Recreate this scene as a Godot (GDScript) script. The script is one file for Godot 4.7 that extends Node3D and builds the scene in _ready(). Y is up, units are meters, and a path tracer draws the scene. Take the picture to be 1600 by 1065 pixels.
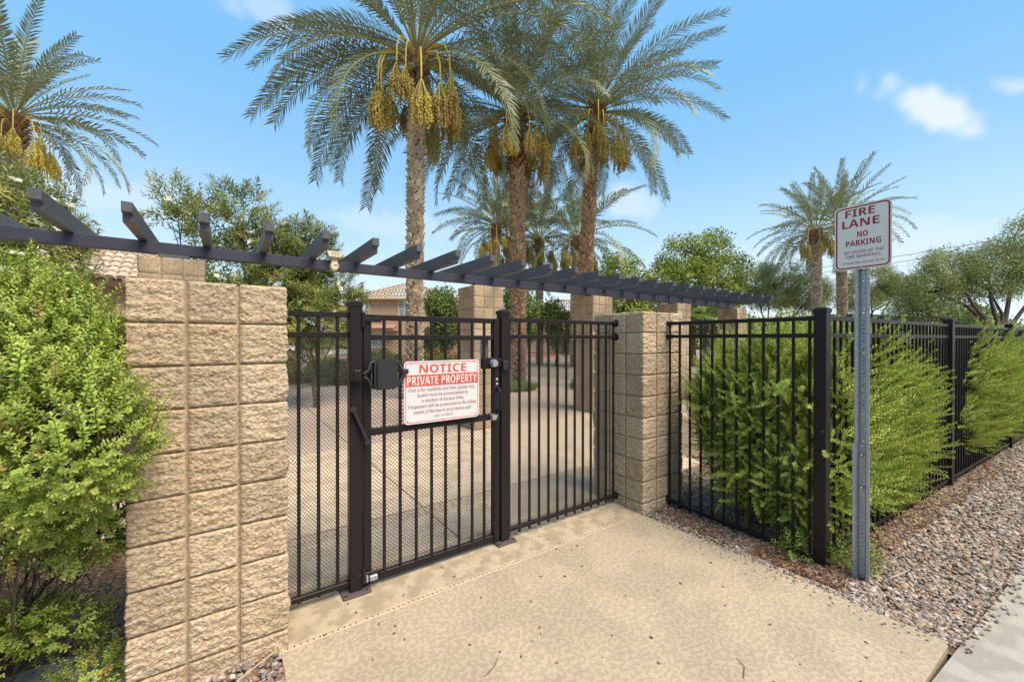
extends Node3D

# ---------------------------------------------------------------- helpers
var used := {}
var M := {}
var rng := RandomNumberGenerator.new()


class MB:
	var v := PackedVector3Array()
	var n := PackedVector3Array()
	var c := PackedColorArray()
	var t := PackedVector2Array()
	var col := Color.WHITE

	func tri(a: Vector3, b: Vector3, d: Vector3) -> void:   # counter-clockwise from outside
		var m := (b - a).cross(d - a).normalized()
		v.push_back(a); v.push_back(d); v.push_back(b)
		n.push_back(m); n.push_back(m); n.push_back(m)
		c.push_back(col); c.push_back(col); c.push_back(col)

	func quad(a: Vector3, b: Vector3, d: Vector3, e: Vector3) -> void:
		tri(a, b, d); tri(a, d, e)

	func stri(a: Vector3, b: Vector3, d: Vector3, na: Vector3, nb: Vector3, nd: Vector3) -> void:
		v.push_back(a); v.push_back(d); v.push_back(b)
		n.push_back(na); n.push_back(nd); n.push_back(nb)
		c.push_back(col); c.push_back(col); c.push_back(col)

	func out(p: Array, ctr: Vector3) -> void:   # a convex polygon turned away from ctr
		var a: Vector3 = p[0]; var b: Vector3 = p[1]; var d: Vector3 = p[2]
		var mid := (a + b + d) / 3.0
		var flip := (b - a).cross(d - a).dot(mid - ctr) < 0.0
		for i in range(1, p.size() - 1):
			if flip: tri(p[0], p[i + 1], p[i])
			else: tri(p[0], p[i], p[i + 1])

	func box(ctr: Vector3, size: Vector3, bev := 0.0, bas := Basis.IDENTITY) -> void:
		var h := size / 2.0
		if bev <= 0.0:
			for ax in 3:
				for s in [-1.0, 1.0]:
					var p := []
					for q in [[-1, -1], [1, -1], [1, 1], [-1, 1]]:
						var w := Vector3()
						w[ax] = s * h[ax]; w[(ax + 1) % 3] = q[0] * h[(ax + 1) % 3]; w[(ax + 2) % 3] = q[1] * h[(ax + 2) % 3]
						p.push_back(ctr + bas * w)
					out(p, ctr)
			return
		bev = minf(bev, minf(h.x, minf(h.y, h.z)) * 0.9)
		var pt := func(sx, sy, sz, ax): # corner vertex lying on the face of axis ax
			var s := Vector3(sx, sy, sz)
			var w := Vector3()
			for k in 3: w[k] = s[k] * (h[k] if k == ax else h[k] - bev)
			return ctr + bas * w
		for ax in 3:
			for s in [-1, 1]:
				var p := []
				for q in [[-1, -1], [1, -1], [1, 1], [-1, 1]]:
					var sg := [0, 0, 0]
					sg[ax] = s; sg[(ax + 1) % 3] = q[0]; sg[(ax + 2) % 3] = q[1]
					p.push_back(pt.call(sg[0], sg[1], sg[2], ax))
				out(p, ctr)
		for ax in 3:   # edges along ax
			for s in [-1, 1]:
				for u in [-1, 1]:
					var a := (ax + 1) % 3
					var b := (ax + 2) % 3
					var s0 := [0, 0, 0]; s0[ax] = -1; s0[a] = s; s0[b] = u
					var s1 := [0, 0, 0]; s1[ax] = 1; s1[a] = s; s1[b] = u
					out([pt.call(s0[0], s0[1], s0[2], a), pt.call(s1[0], s1[1], s1[2], a), pt.call(s1[0], s1[1], s1[2], b), pt.call(s0[0], s0[1], s0[2], b)], ctr)
		for sx in [-1, 1]:
			for sy in [-1, 1]:
				for sz in [-1, 1]:
					out([pt.call(sx, sy, sz, 0), pt.call(sx, sy, sz, 1), pt.call(sx, sy, sz, 2)], ctr)

	func tube(p: Array, r: Array, sides := 8, caps := true) -> void:
		var rings := []
		var nrm := []
		var ref := Vector3.UP
		for i in p.size():
			var d: Vector3 = (p[mini(i + 1, p.size() - 1)] - p[maxi(i - 1, 0)]).normalized()
			if absf(d.dot(ref)) > 0.95: ref = Vector3.RIGHT if absf(d.x) < 0.9 else Vector3.BACK
			var x := d.cross(ref).normalized()
			var y := d.cross(x).normalized()
			var a := []
			var b := []
			for k in sides:
				var an := TAU * k / sides
				var m := x * cos(an) + y * sin(an)
				a.push_back(p[i] + m * float(r[i])); b.push_back(m)
			rings.push_back(a); nrm.push_back(b)
		for i in p.size() - 1:
			for k in sides:
				var k2 := (k + 1) % sides
				stri(rings[i][k], rings[i][k2], rings[i + 1][k2], nrm[i][k], nrm[i][k2], nrm[i + 1][k2])
				stri(rings[i][k], rings[i + 1][k2], rings[i + 1][k], nrm[i][k], nrm[i + 1][k2], nrm[i + 1][k])
		if caps:
			out(rings[0], p[1]); out(rings[-1], p[-2])

	func prism(poly: Array, y0: float, y1: float, xf := Transform3D.IDENTITY) -> void:   # poly of Vector2 in x,y extruded along z from y0 to y1
		var pk := PackedVector2Array(poly)
		var ids := Geometry2D.triangulate_polygon(pk)
		var ccw := not Geometry2D.is_polygon_clockwise(pk)
		var f := func(q: Vector2, z: float): return xf * Vector3(q.x, q.y, z)
		for i in range(0, ids.size(), 3):
			var a := pk[ids[i]]; var b := pk[ids[i + 1]]; var d := pk[ids[i + 2]]
			if (b - a).cross(d - a) < 0: var s := b; b = d; d = s
			tri(f.call(a, y1), f.call(b, y1), f.call(d, y1))
			tri(f.call(a, y0), f.call(d, y0), f.call(b, y0))
		for i in pk.size():
			var a := pk[i]; var b := pk[(i + 1) % pk.size()]
			if not ccw: var s := a; a = b; b = s
			quad(f.call(a, y0), f.call(b, y0), f.call(b, y1), f.call(a, y1))

	func done() -> ArrayMesh:
		var arr := []
		arr.resize(Mesh.ARRAY_MAX)
		arr[Mesh.ARRAY_VERTEX] = v; arr[Mesh.ARRAY_NORMAL] = n; arr[Mesh.ARRAY_COLOR] = c
		if t.size() == v.size(): arr[Mesh.ARRAY_TEX_UV] = t
		var m := ArrayMesh.new()
		m.add_surface_from_arrays(Mesh.PRIMITIVE_TRIANGLES, arr)
		return m


func numbered(called: String, parent: Node = null) -> String:
	var key := called + "@" + (str(parent.get_instance_id()) if parent and parent != self else "")
	if not used.has(key):
		used[key] = 0
		return called
	used[key] += 1
	return "%s_%03d" % [called, used[key]]


func tag(o: Node, label := "", category := "", group := "", kind := "") -> Node:
	if label: o.set_meta("label", label)
	if category: o.set_meta("category", category)
	if group: o.set_meta("group", group)
	if kind: o.set_meta("kind", kind)
	return o


func thing(called: String, label: String, category: String, at := Vector3.ZERO, turn := 0.0, group := "") -> Node3D:
	var o := Node3D.new()
	o.name = numbered(called)
	add_child(o, true)
	o.position = at
	o.rotation.y = turn
	tag(o, label, category, group)
	return o


func obj(called: String, mesh, mat: Material, parent: Node = self, at := Vector3.ZERO, turn := 0.0) -> MeshInstance3D:
	var o := MeshInstance3D.new()
	o.mesh = mesh.done() if mesh is MB else mesh
	o.material_override = mat
	o.name = numbered(called, parent)
	parent.add_child(o, true)
	o.position = at
	o.rotation.y = turn
	return o


func multi(called: String, mesh, mat: Material, xfs: Array, cols: Array, parent: Node = self) -> MultiMeshInstance3D:
	var mm := MultiMesh.new()
	mm.transform_format = MultiMesh.TRANSFORM_3D
	mm.use_colors = true
	mm.mesh = mesh.done() if mesh is MB else mesh
	mm.instance_count = xfs.size()
	for i in xfs.size():
		mm.set_instance_transform(i, xfs[i])
		mm.set_instance_color(i, cols[i])
	var o := MultiMeshInstance3D.new()
	o.multimesh = mm
	o.material_override = mat
	o.name = numbered(called, parent)
	parent.add_child(o, true)
	o.set_meta("kind", "stuff")
	return o


func lin(r: float, g: float, b: float) -> Color:
	return Color(r, g, b).linear_to_srgb()


func mat(called: String, col: Color, rough := 0.8, metal := 0.0) -> StandardMaterial3D:
	var m := StandardMaterial3D.new()
	m.resource_name = called
	m.albedo_color = col.linear_to_srgb()
	m.roughness = rough
	m.metallic = metal
	M[called] = m
	return m


func noise(kind: int, freq: float, sd: int, oct := 4) -> FastNoiseLite:
	var f := FastNoiseLite.new()
	f.noise_type = kind
	f.frequency = freq
	f.seed = sd
	f.fractal_octaves = oct
	f.fractal_type = FastNoiseLite.FRACTAL_FBM
	return f


func tex(size: int, f: FastNoiseLite, lo: Color, hi: Color, p0 := 0.0, p1 := 1.0) -> ImageTexture:   # linear colours lo..hi between the noise levels p0..p1
	var im := f.get_seamless_image(size, size)
	im.convert(Image.FORMAT_L8)
	var g := im.get_data()
	var b := PackedByteArray()
	b.resize(size * size * 3)
	var lut := []
	for i in 256:
		var k := smoothstep(p0, p1, i / 255.0)
		var q := lo.lerp(hi, k).linear_to_srgb()
		lut.push_back([int(q.r * 255), int(q.g * 255), int(q.b * 255)])
	for i in g.size():
		var q = lut[g[i]]
		b[i * 3] = q[0]; b[i * 3 + 1] = q[1]; b[i * 3 + 2] = q[2]
	return ImageTexture.create_from_image(Image.create_from_data(size, size, false, Image.FORMAT_RGB8, b))


func htex(size: int, f: FastNoiseLite) -> ImageTexture:
	return ImageTexture.create_from_image(f.get_seamless_image(size, size))


func tri(m: StandardMaterial3D, scale: float, world := true) -> void:
	m.uv1_triplanar = true
	m.uv1_world_triplanar = world
	m.uv1_scale = Vector3.ONE * scale


func leafmat(called: String, back := 0.5, rough := 0.55) -> StandardMaterial3D:
	var m := mat(called, Color.WHITE, rough)
	m.vertex_color_use_as_albedo = true
	m.cull_mode = BaseMaterial3D.CULL_DISABLED
	m.backlight_enabled = true
	m.backlight = Color(back, back, back)
	m.metallic_specular = 0.35
	return m


# ---------------------------------------------------------------- materials
func make_materials() -> void:
	var m: StandardMaterial3D
	m = mat("black_paint", Color(0.017, 0.0142, 0.0138), 0.42)
	m.metallic_specular = 0.3
	m.roughness_texture = tex(256, noise(FastNoiseLite.TYPE_SIMPLEX, 0.03, 5), Color(0.55, 0.55, 0.55), Color(1, 1, 1))
	tri(m, 1.5)
	mat("black_plastic", Color(0.016, 0.016, 0.019), 0.5)
	mat("screen_steel", Color(0.065, 0.055, 0.048), 0.6)
	mat("dark_hole", Color(0.01, 0.01, 0.01), 0.9)
	m = mat("sunlit_pergola_paint", Color(0.095, 0.094, 0.108), 0.45)  # lightened to carry the sunlight on the rafter sides in its colour
	m.albedo_texture = tex(256, noise(FastNoiseLite.TYPE_SIMPLEX, 0.02, 15), Color(0.75, 0.75, 0.75), Color(1, 1, 1))
	tri(m, 0.8)
	var stone := tex(512, noise(FastNoiseLite.TYPE_SIMPLEX, 0.02, 21, 6), Color(0.66, 0.62, 0.56), Color(1, 1, 1), 0.2, 0.75)
	var grit := htex(512, noise(FastNoiseLite.TYPE_SIMPLEX, 0.05, 22, 5))
	var tints := [Color(0.512, 0.393, 0.26), Color(0.472, 0.357, 0.233), Color(0.548, 0.427, 0.292), Color(0.442, 0.341, 0.23)]
	for i in 4:
		m = mat("stone%d" % i, tints[i], 0.92)
		m.albedo_texture = stone
		m.heightmap_enabled = true
		m.heightmap_texture = grit
		m.heightmap_scale = 0.35
		tri(m, 3.0)
	m = mat("mortar", Color(0.44, 0.335, 0.215), 0.95)
	m.albedo_texture = stone
	tri(m, 3.0)
	# driveway: lace finish, smooth plateaus between rougher, darker hollows
	var lace := noise(FastNoiseLite.TYPE_SIMPLEX, 0.034, 31, 4)
	lace.fractal_gain = 0.62
	lace.domain_warp_enabled = true
	lace.domain_warp_amplitude = 9.0
	lace.domain_warp_frequency = 0.02
	var lace_im := lace.get_seamless_image(2048, 2048)
	var stain := noise(FastNoiseLite.TYPE_SIMPLEX, 0.0022, 33, 4).get_seamless_image(2048, 2048)
	var fine := noise(FastNoiseLite.TYPE_SIMPLEX, 0.12, 34, 3).get_seamless_image(2048, 2048)
	lace_im.convert(Image.FORMAT_L8); stain.convert(Image.FORMAT_L8); fine.convert(Image.FORMAT_L8)
	var la := lace_im.get_data(); var sa := stain.get_data(); var fa := fine.get_data()
	var cb := PackedByteArray(); cb.resize(2048 * 2048 * 3)
	var hb := PackedByteArray(); hb.resize(2048 * 2048)
	var dark := Color(0.35, 0.276, 0.187)
	var lite := Color(0.418, 0.336, 0.232)
	var lut := PackedByteArray(); lut.resize(256 * 64 * 3)
	for i in 256:
		for j in 64:
			var k := smoothstep(0.43, 0.6, i / 255.0)
			var q := dark.lerp(lite, k) * lerpf(0.9, 1.03, smoothstep(0.3, 0.68, j / 63.0))
			q = q.linear_to_srgb()
			var o := (i * 64 + j) * 3
			lut[o] = int(clampf(q.r, 0, 1) * 255); lut[o + 1] = int(clampf(q.g, 0, 1) * 255); lut[o + 2] = int(clampf(q.b, 0, 1) * 255)
	for i in la.size():
		var o: int = (la[i] * 64 + ((sa[i] * 3 + fa[i]) >> 4)) * 3
		cb[i * 3] = lut[o]; cb[i * 3 + 1] = lut[o + 1]; cb[i * 3 + 2] = lut[o + 2]
		hb[i] = clampi(int((la[i] - 100) * 5.0), 0, 190) + (fa[i] >> 2)
	m = mat("lace_concrete", Color.WHITE, 0.85)
	m.albedo_texture = ImageTexture.create_from_image(Image.create_from_data(2048, 2048, false, Image.FORMAT_RGB8, cb))
	m.heightmap_enabled = true
	m.heightmap_texture = ImageTexture.create_from_image(Image.create_from_data(2048, 2048, false, Image.FORMAT_L8, hb))
	m.heightmap_scale = 0.14
	tri(m, 0.36)
	m = mat("smooth_concrete", Color(0.415, 0.335, 0.23), 0.85)
	m.albedo_texture = tex(1024, noise(FastNoiseLite.TYPE_SIMPLEX, 0.008, 41, 6), Color(0.74, 0.72, 0.68), Color(1, 1, 1), 0.25, 0.7)
	m.heightmap_enabled = true
	m.heightmap_texture = grit
	m.heightmap_scale = 0.2
	tri(m, 0.7)
	m = mat("deck_concrete", Color(0.58, 0.46, 0.32), 0.85)
	m.albedo_texture = tex(512, noise(FastNoiseLite.TYPE_SIMPLEX, 0.01, 42, 5), Color(0.8, 0.78, 0.75), Color(1, 1, 1), 0.25, 0.7)
	tri(m, 0.5)
	m = mat("patio_concrete", Color(0.5, 0.385, 0.29), 0.9)
	m.albedo_texture = tex(512, noise(FastNoiseLite.TYPE_SIMPLEX, 0.06, 43, 4), Color(0.7, 0.68, 0.66), Color(1, 1, 1), 0.25, 0.7)
	tri(m, 0.6)
	m = mat("grey_concrete", Color(0.35, 0.325, 0.275), 0.85)
	m.albedo_texture = tex(1024, noise(FastNoiseLite.TYPE_SIMPLEX, 0.006, 44, 6), Color(0.8, 0.79, 0.78), Color(1, 1, 1), 0.25, 0.7)
	m.heightmap_enabled = true
	m.heightmap_texture = grit
	m.heightmap_scale = 0.15
	tri(m, 0.6)
	m = mat("dirt", Color(0.24, 0.17, 0.115), 1.0)
	m.albedo_texture = tex(512, noise(FastNoiseLite.TYPE_SIMPLEX, 0.03, 45, 6), Color(0.5, 0.48, 0.45), Color(1, 1, 1), 0.2, 0.75)
	tri(m, 0.9)
	m = mat("asphalt", Color(0.06, 0.06, 0.06), 0.9)
	m = mat("far_ground", Color(0.27, 0.22, 0.15), 1.0)
	m.albedo_texture = tex(512, noise(FastNoiseLite.TYPE_SIMPLEX, 0.02, 46, 6), Color(0.6, 0.6, 0.55), Color(1, 1, 1), 0.2, 0.75)
	tri(m, 0.12)
	m = mat("pebble", Color.WHITE, 0.75)
	m.vertex_color_use_as_albedo = true
	m = mat("litter", Color.WHITE, 0.85)
	m.vertex_color_use_as_albedo = true
	m.cull_mode = BaseMaterial3D.CULL_DISABLED
	m = mat("bark", Color(0.16, 0.115, 0.08), 0.95)
	m.albedo_texture = tex(256, noise(FastNoiseLite.TYPE_SIMPLEX, 0.04, 51, 5), Color(0.45, 0.42, 0.4), Color(1, 1, 1), 0.2, 0.8)
	tri(m, 2.0)
	m = mat("dark_bark", Color(0.075, 0.055, 0.045), 0.95)
	m = mat("twig", Color(0.11, 0.075, 0.05), 0.95)
	m = mat("palm_bark", Color.WHITE, 0.95)
	m.vertex_color_use_as_albedo = true
	leafmat("palm_leaf", 0.5, 0.5)
	leafmat("leaf", 0.7, 0.45)
	leafmat("far_leaf", 0.6, 0.6)
	m = mat("fruit", Color.WHITE, 0.5)
	m.vertex_color_use_as_albedo = true
	mat("sign_white", Color(0.6, 0.585, 0.57), 0.45)
	mat("sign_cream", Color(0.66, 0.64, 0.58), 0.45)
	mat("sign_red", Color(0.72, 0.06, 0.03), 0.5)
	mat("sign_maroon", Color(0.27, 0.012, 0.02), 0.5)
	mat("sign_text", Color(0.26, 0.04, 0.045), 0.6)
	m = mat("galvanised", Color(0.42, 0.44, 0.46), 0.45, 0.35)
	m.albedo_texture = tex(256, noise(FastNoiseLite.TYPE_CELLULAR, 0.05, 61, 3), Color(0.65, 0.66, 0.68), Color(1, 1, 1), 0.2, 0.8)
	tri(m, 6.0)
	mat("steel", Color(0.6, 0.6, 0.6), 0.3, 0.8)
	m = mat("rust_plate", Color(0.09, 0.085, 0.085), 0.7)
	m.albedo_texture = tex(256, noise(FastNoiseLite.TYPE_SIMPLEX, 0.03, 63, 5), Color(1.0, 0.55, 0.28), Color(0.8, 0.85, 0.95), 0.3, 0.55)
	tri(m, 6.0)
	mat("cream_plastic", Color(0.66, 0.57, 0.38), 0.5)
	mat("lens", Color(0.25, 0.28, 0.32), 0.15)
	m = mat("stucco", Color(0.45, 0.3, 0.19), 0.95)
	m.albedo_texture = tex(256, noise(FastNoiseLite.TYPE_SIMPLEX, 0.03, 64, 4), Color(0.88, 0.88, 0.88), Color(1, 1, 1))
	tri(m, 0.4)
	mat("stucco_trim", Color(0.58, 0.45, 0.26), 0.95)
	mat("roof_tile", Color(0.4, 0.22, 0.15), 0.9)
	mat("roof_tile_pale", Color(0.5, 0.37, 0.27), 0.9)
	mat("brown_wood", Color(0.1, 0.045, 0.03), 0.8)
	m = mat("window_glass", Color(0.2, 0.26, 0.28), 0.08)
	m.metallic_specular = 0.8
	mat("car_paint", Color(0.5, 0.5, 0.52), 0.25, 0.3)
	mat("red_paint", Color(0.5, 0.03, 0.03), 0.5)
	mat("white_paint", Color(0.75, 0.75, 0.73), 0.5)
	mat("tyre", Color(0.02, 0.02, 0.02), 0.9)
	mat("wire", Color(0.12, 0.12, 0.13), 0.7)
	mat("pale_wall", Color(0.55, 0.5, 0.45), 0.9)
	mat("joint_plastic", Color(0.46, 0.36, 0.245), 0.8)


# ---------------------------------------------------------------- masonry
var corner_blocks := []
var face_blocks := []
var far_corner_blocks := []
var far_face_blocks := []
const PITCH := 0.2
const COURSE := 0.197


func chip(f: FastNoiseLite, g: FastNoiseLite, p: Vector3) -> float:
	var q := Vector3(p.x, p.y * 1.9, p.z) * 100.0
	return f.get_noise_3dv(q) * 0.8 + (0.3 - absf(g.get_noise_3dv(q))) * 0.9


func split_block(corner: bool, sd: int, nu: int, nv: int, amp: float) -> ArrayMesh:
	var f := noise(FastNoiseLite.TYPE_SIMPLEX, 0.1, sd, 5)
	f.fractal_gain = 0.6
	var g := noise(FastNoiseLite.TYPE_SIMPLEX, 0.3, sd + 77, 3)
	g.fractal_gain = 0.6
	var hw := PITCH / 2 - 0.006
	var hh := COURSE / 2 - 0.0035
	var length := 2 * hw + 0.012 + (2 * hw if corner else -0.012)
	var pts := []
	var mb := MB.new()
	for i in nu + 1:
		var row := []
		var s := length * i / nu
		var p := Vector3(-hw + s, 0, PITCH / 2)
		var nn := Vector3(0, 0, 1)
		var de := minf(s, length - s)
		var bulge := 0.0
		if corner:
			var w := PITCH / 2
			if s > w + hw:
				p = Vector3(w, 0, w - (s - w - hw)); nn = Vector3(1, 0, 0)
			var k := smoothstep(w + hw - 0.02, w + hw + 0.02, s)
			nn = Vector3(0, 0, 1).lerp(Vector3(1, 0, 0), k).normalized()
			bulge = 0.9 * exp(-pow((s - w - hw) / 0.055, 2.0)) * (0.6 + 0.4 * sin(sd * 1.7))
		for j in nv + 1:
			var y := -hh + 2 * hh * j / nv
			var m := smoothstep(-0.002, 0.011, de) * smoothstep(-0.003, 0.009, hh - absf(y))
			var q := p + Vector3(0, y, 0)
			row.push_back(q + nn * (m * amp * (0.55 + chip(f, g, q) + bulge * (1.0 + 0.8 * sin(y * 14.0 + sd)) * cos(y / hh * 1.4)) - 0.002 * (1.0 - m)))
		pts.push_back(row)
	var nr := []
	for i in nu + 1:
		var row := []
		for j in nv + 1:
			var dx: Vector3 = pts[mini(i + 1, nu)][j] - pts[maxi(i - 1, 0)][j]
			var dy: Vector3 = pts[i][mini(j + 1, nv)] - pts[i][maxi(j - 1, 0)]
			row.push_back(dx.cross(dy).normalized())
		nr.push_back(row)
	for i in nu:
		for j in nv:
			mb.stri(pts[i][j], pts[i + 1][j], pts[i + 1][j + 1], nr[i][j], nr[i + 1][j], nr[i + 1][j + 1])
			mb.stri(pts[i][j], pts[i + 1][j + 1], pts[i][j + 1], nr[i][j], nr[i + 1][j + 1], nr[i][j + 1])
	var back := Vector3(-hw, 0, -hw) if corner else Vector3(0, 0, 0)
	for i in nu:   # top and bottom
		mb.tri(pts[i][nv], pts[i + 1][nv], Vector3(back.x, hh, back.z))
		mb.tri(pts[i + 1][0], pts[i][0], Vector3(back.x, -hh, back.z))
	for j in nv:   # the ends
		var a := Vector3(-hw, -hh + 2 * hh * j / nv, back.z)
		var b := Vector3(-hw, -hh + 2 * hh * (j + 1) / nv, back.z)
		mb.quad(a, pts[0][j], pts[0][j + 1], b)
		a.x = hw if not corner else -hw
		b.x = a.x
		if corner: a.z = -hw; b.z = -hw
		mb.quad(pts[nu][j], a, b, pts[nu][j + 1])
	return mb.done()


func make_blocks() -> void:
	for i in 7:
		corner_blocks.push_back(split_block(true, 100 + i, 84, 44, 0.011))
		face_blocks.push_back(split_block(false, 200 + i, 44, 44, 0.011))
	for i in 4:
		far_corner_blocks.push_back(split_block(true, 300 + i, 20, 10, 0.009))
		far_face_blocks.push_back(split_block(false, 400 + i, 10, 10, 0.008))


func block_pillar(called: String, label: String, at: Vector3, top: float, courses: int, near: bool, group: String, skew := 1) -> Node3D:
	var t := thing(called, label, "pillar", at, 0.0, group)
	var core := MB.new()
	var low := top - courses * COURSE
	core.box(Vector3(0, (top + low) / 2 - 0.008, 0), Vector3(0.578, top - low - 0.01, 0.578), 0.0)
	obj("mortar_core", core, M.mortar, t)
	var cs := corner_blocks if near else far_corner_blocks
	var fs := face_blocks if near else far_face_blocks
	rng.seed = hash(called + label)
	for k in courses:
		var y := top - (k + 0.5) * COURSE
		for s in 4:
			var b := Basis(Vector3.UP, s * PI / 2)
			var cb := obj("block", cs[(rng.randi() + k) % cs.size()], M["stone%d" % (rng.randi() % 4)], t, b * Vector3(PITCH, 0, PITCH) + Vector3(0, y, 0), s * PI / 2)
			if rng.randf() < 0.5: cb.rotation.y += 0.0
			obj("block", fs[(rng.randi() + k) % fs.size()], M["stone%d" % (rng.randi() % 4)], t, b * Vector3(0, 0, PITCH) + Vector3(0, y, 0), s * PI / 2)
	return t


# ---------------------------------------------------------------- ironwork
func bar(a: Vector3, b: Vector3, w: float, h: float, bev := 0.003) -> MB:   # a square bar from a to b
	var mb := MB.new()
	var d := b - a
	var z := d.normalized()
	var up := Vector3.UP if absf(z.y) < 0.9 else Vector3.RIGHT
	var x := up.cross(z).normalized()
	var y := z.cross(x)
	mb.box((a + b) / 2, Vector3(w, h, d.length()), bev, Basis(x, y, z))
	return mb


var picket_cache := {}


func picket(parent: Node, p: Vector3, y0: float, y1: float, turn := 0.0, w := 0.018) -> void:
	var key := "%.3f %.3f %.3f" % [y0, y1, w]
	if not picket_cache.has(key):
		var mb := MB.new()
		mb.box(Vector3(0, (y0 + y1) / 2, 0), Vector3(w, y1 - y0, w), 0.0022)
		picket_cache[key] = mb.done()
	obj("picket", picket_cache[key], M.black_paint, parent, p, turn)


func gate_post(label: String, x: float, zz: float, top: float, w: float, plate: bool, group := "") -> Node3D:
	var t := thing("gate_post", label, "fence post", Vector3(x, 0, zz), 0.0, group)
	var mb := MB.new()
	mb.box(Vector3(0, top / 2 + 0.01, 0), Vector3(w, top - 0.02, w), 0.004)
	obj("post", mb, M.black_paint, t)
	post_cap(t, top, w)
	if plate:
		mb = MB.new()
		mb.box(Vector3(0, 0.009, 0), Vector3(0.17, 0.014, 0.15), 0.003)
		obj("base_plate", mb, M.rust_plate, t)
		for s in [[-1, -1], [1, -1], [1, 1], [-1, 1]]:
			mb = MB.new()
			mb.tube([Vector3(s[0] * 0.066, 0.015, s[1] * 0.057), Vector3(s[0] * 0.066, 0.028, s[1] * 0.057)], [0.009, 0.009], 6)
			obj("anchor_bolt", mb, M.rust_plate, t)
	return t


func post_cap(t: Node, top: float, w: float, at := Vector3.ZERO) -> void:
	var mb := MB.new()
	mb.box(Vector3(0, top - 0.012, 0), Vector3(w + 0.01, 0.024, w + 0.01), 0.003)
	var h := w / 2 + 0.005
	var q := w / 2 - 0.014
	var ring := [Vector3(-h, top, -h), Vector3(h, top, -h), Vector3(h, top, h), Vector3(-h, top, h)]
	var up := [Vector3(-q, top + 0.014, -q), Vector3(q, top + 0.014, -q), Vector3(q, top + 0.014, q), Vector3(-q, top + 0.014, q)]
	for i in 4:
		mb.out([ring[i], ring[(i + 1) % 4], up[(i + 1) % 4], up[i]], Vector3(0, top, 0))
	mb.out(up, Vector3(0, top - 0.02, 0))
	obj("post_cap", mb, M.black_paint, t, at)


func rail_flange(parent: Node, at: Vector3, dir: Vector3) -> void:   # the cast bracket that holds a rail on a pillar
	var mb := MB.new()
	mb.tube([at, at + dir * 0.02, at + dir * 0.055], [0.023, 0.021, 0.027], 8)
	mb.tube([at + dir * 0.052, at + dir * 0.064], [0.036, 0.036], 10)
	for k in 3:
		var an := TAU * k / 3 + 0.5
		var x := Vector3.UP.cross(dir).normalized()
		var o := (Vector3.UP * cos(an) + x * sin(an)) * 0.031
		mb.tube([at + o + dir * 0.047, at + o + dir * 0.054], [0.008, 0.006], 6)
	obj("rail_bracket", mb, M.black_paint, parent)


func expanded_metal(x0: float, x1: float, y0: float, y1: float, px: float, py: float, tall: bool, th := 0.0031) -> MB:
	# flattened expanded steel: a zigzag strand for each column (tall) or row, neighbours meeting at the knuckles
	var mb := MB.new()
	var u0 := x0 if tall else y0
	var u1 := x1 if tall else y1
	var w0 := y0 if tall else x0
	var w1 := y1 if tall else x1
	var pu := px if tall else py
	var pw := (py if tall else px) / 2.0
	var lines := int((u1 - u0) / pu)
	var steps := int((w1 - w0) / pw)
	var q := 0.0007
	for i in lines + 1:
		var prev := []
		for j in steps + 1:
			var u: float = u0 + i * pu + (0.46 * pu if (j + 0) % 2 == 0 else -0.0 * pu) * 1.0
			u = u0 + (i + (0.46 if j % 2 == 0 else -0.46)) * pu if i % 2 == 0 else u0 + (i + (-0.46 if j % 2 == 0 else 0.46)) * pu
			u = clampf(u, u0, u1)
			var w := w0 + j * pw
			var ring := []
			for k in [[-1, -1], [1, -1], [1, 1], [-1, 1]]:
				var d: float = k[0] * th / 2
				ring.push_back(Vector3(u + d, w, k[1] * q) if tall else Vector3(w, u + d, k[1] * q))
			if j > 0:
				var ctr: Vector3 = (prev[0] + prev[2] + ring[0] + ring[2]) / 4.0
				for k in 4:
					mb.out([prev[k], prev[(k + 1) % 4], ring[(k + 1) % 4], ring[k]], ctr)
			prev = ring
	return mb


# ---------------------------------------------------------------- signs
func rounded(w: float, h: float, r: float) -> Array:
	var p := []
	for k in 4:
		var cx := (w / 2 - r) * (1 if k in [0, 3] else -1)
		var cy := (h / 2 - r) * (1 if k in [0, 1] else -1)
		for i in 7:
			var an := PI / 2 * (k + i / 6.0)
			p.push_back(Vector2(cx + r * cos(an), cy + r * sin(an)))
	return p


func band(w: float, h: float, r: float, t: float, z0: float, z1: float) -> MB:   # a rounded frame line
	var a := rounded(w, h, r)
	var b := rounded(w - 2 * t, h - 2 * t, maxf(r - t, 0.001))
	var mb := MB.new()
	for i in a.size():
		var k := (i + 1) % a.size()
		var f := func(q: Vector2, z: float): return Vector3(q.x, q.y, z)
		mb.quad(f.call(a[i], z1), f.call(a[k], z1), f.call(b[k], z1), f.call(b[i], z1))
		mb.quad(f.call(a[i], z0), f.call(a[k], z0), f.call(a[k], z1), f.call(a[i], z1))
		mb.quad(f.call(b[k], z0), f.call(b[i], z0), f.call(b[i], z1), f.call(b[k], z1))
	return mb


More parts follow.
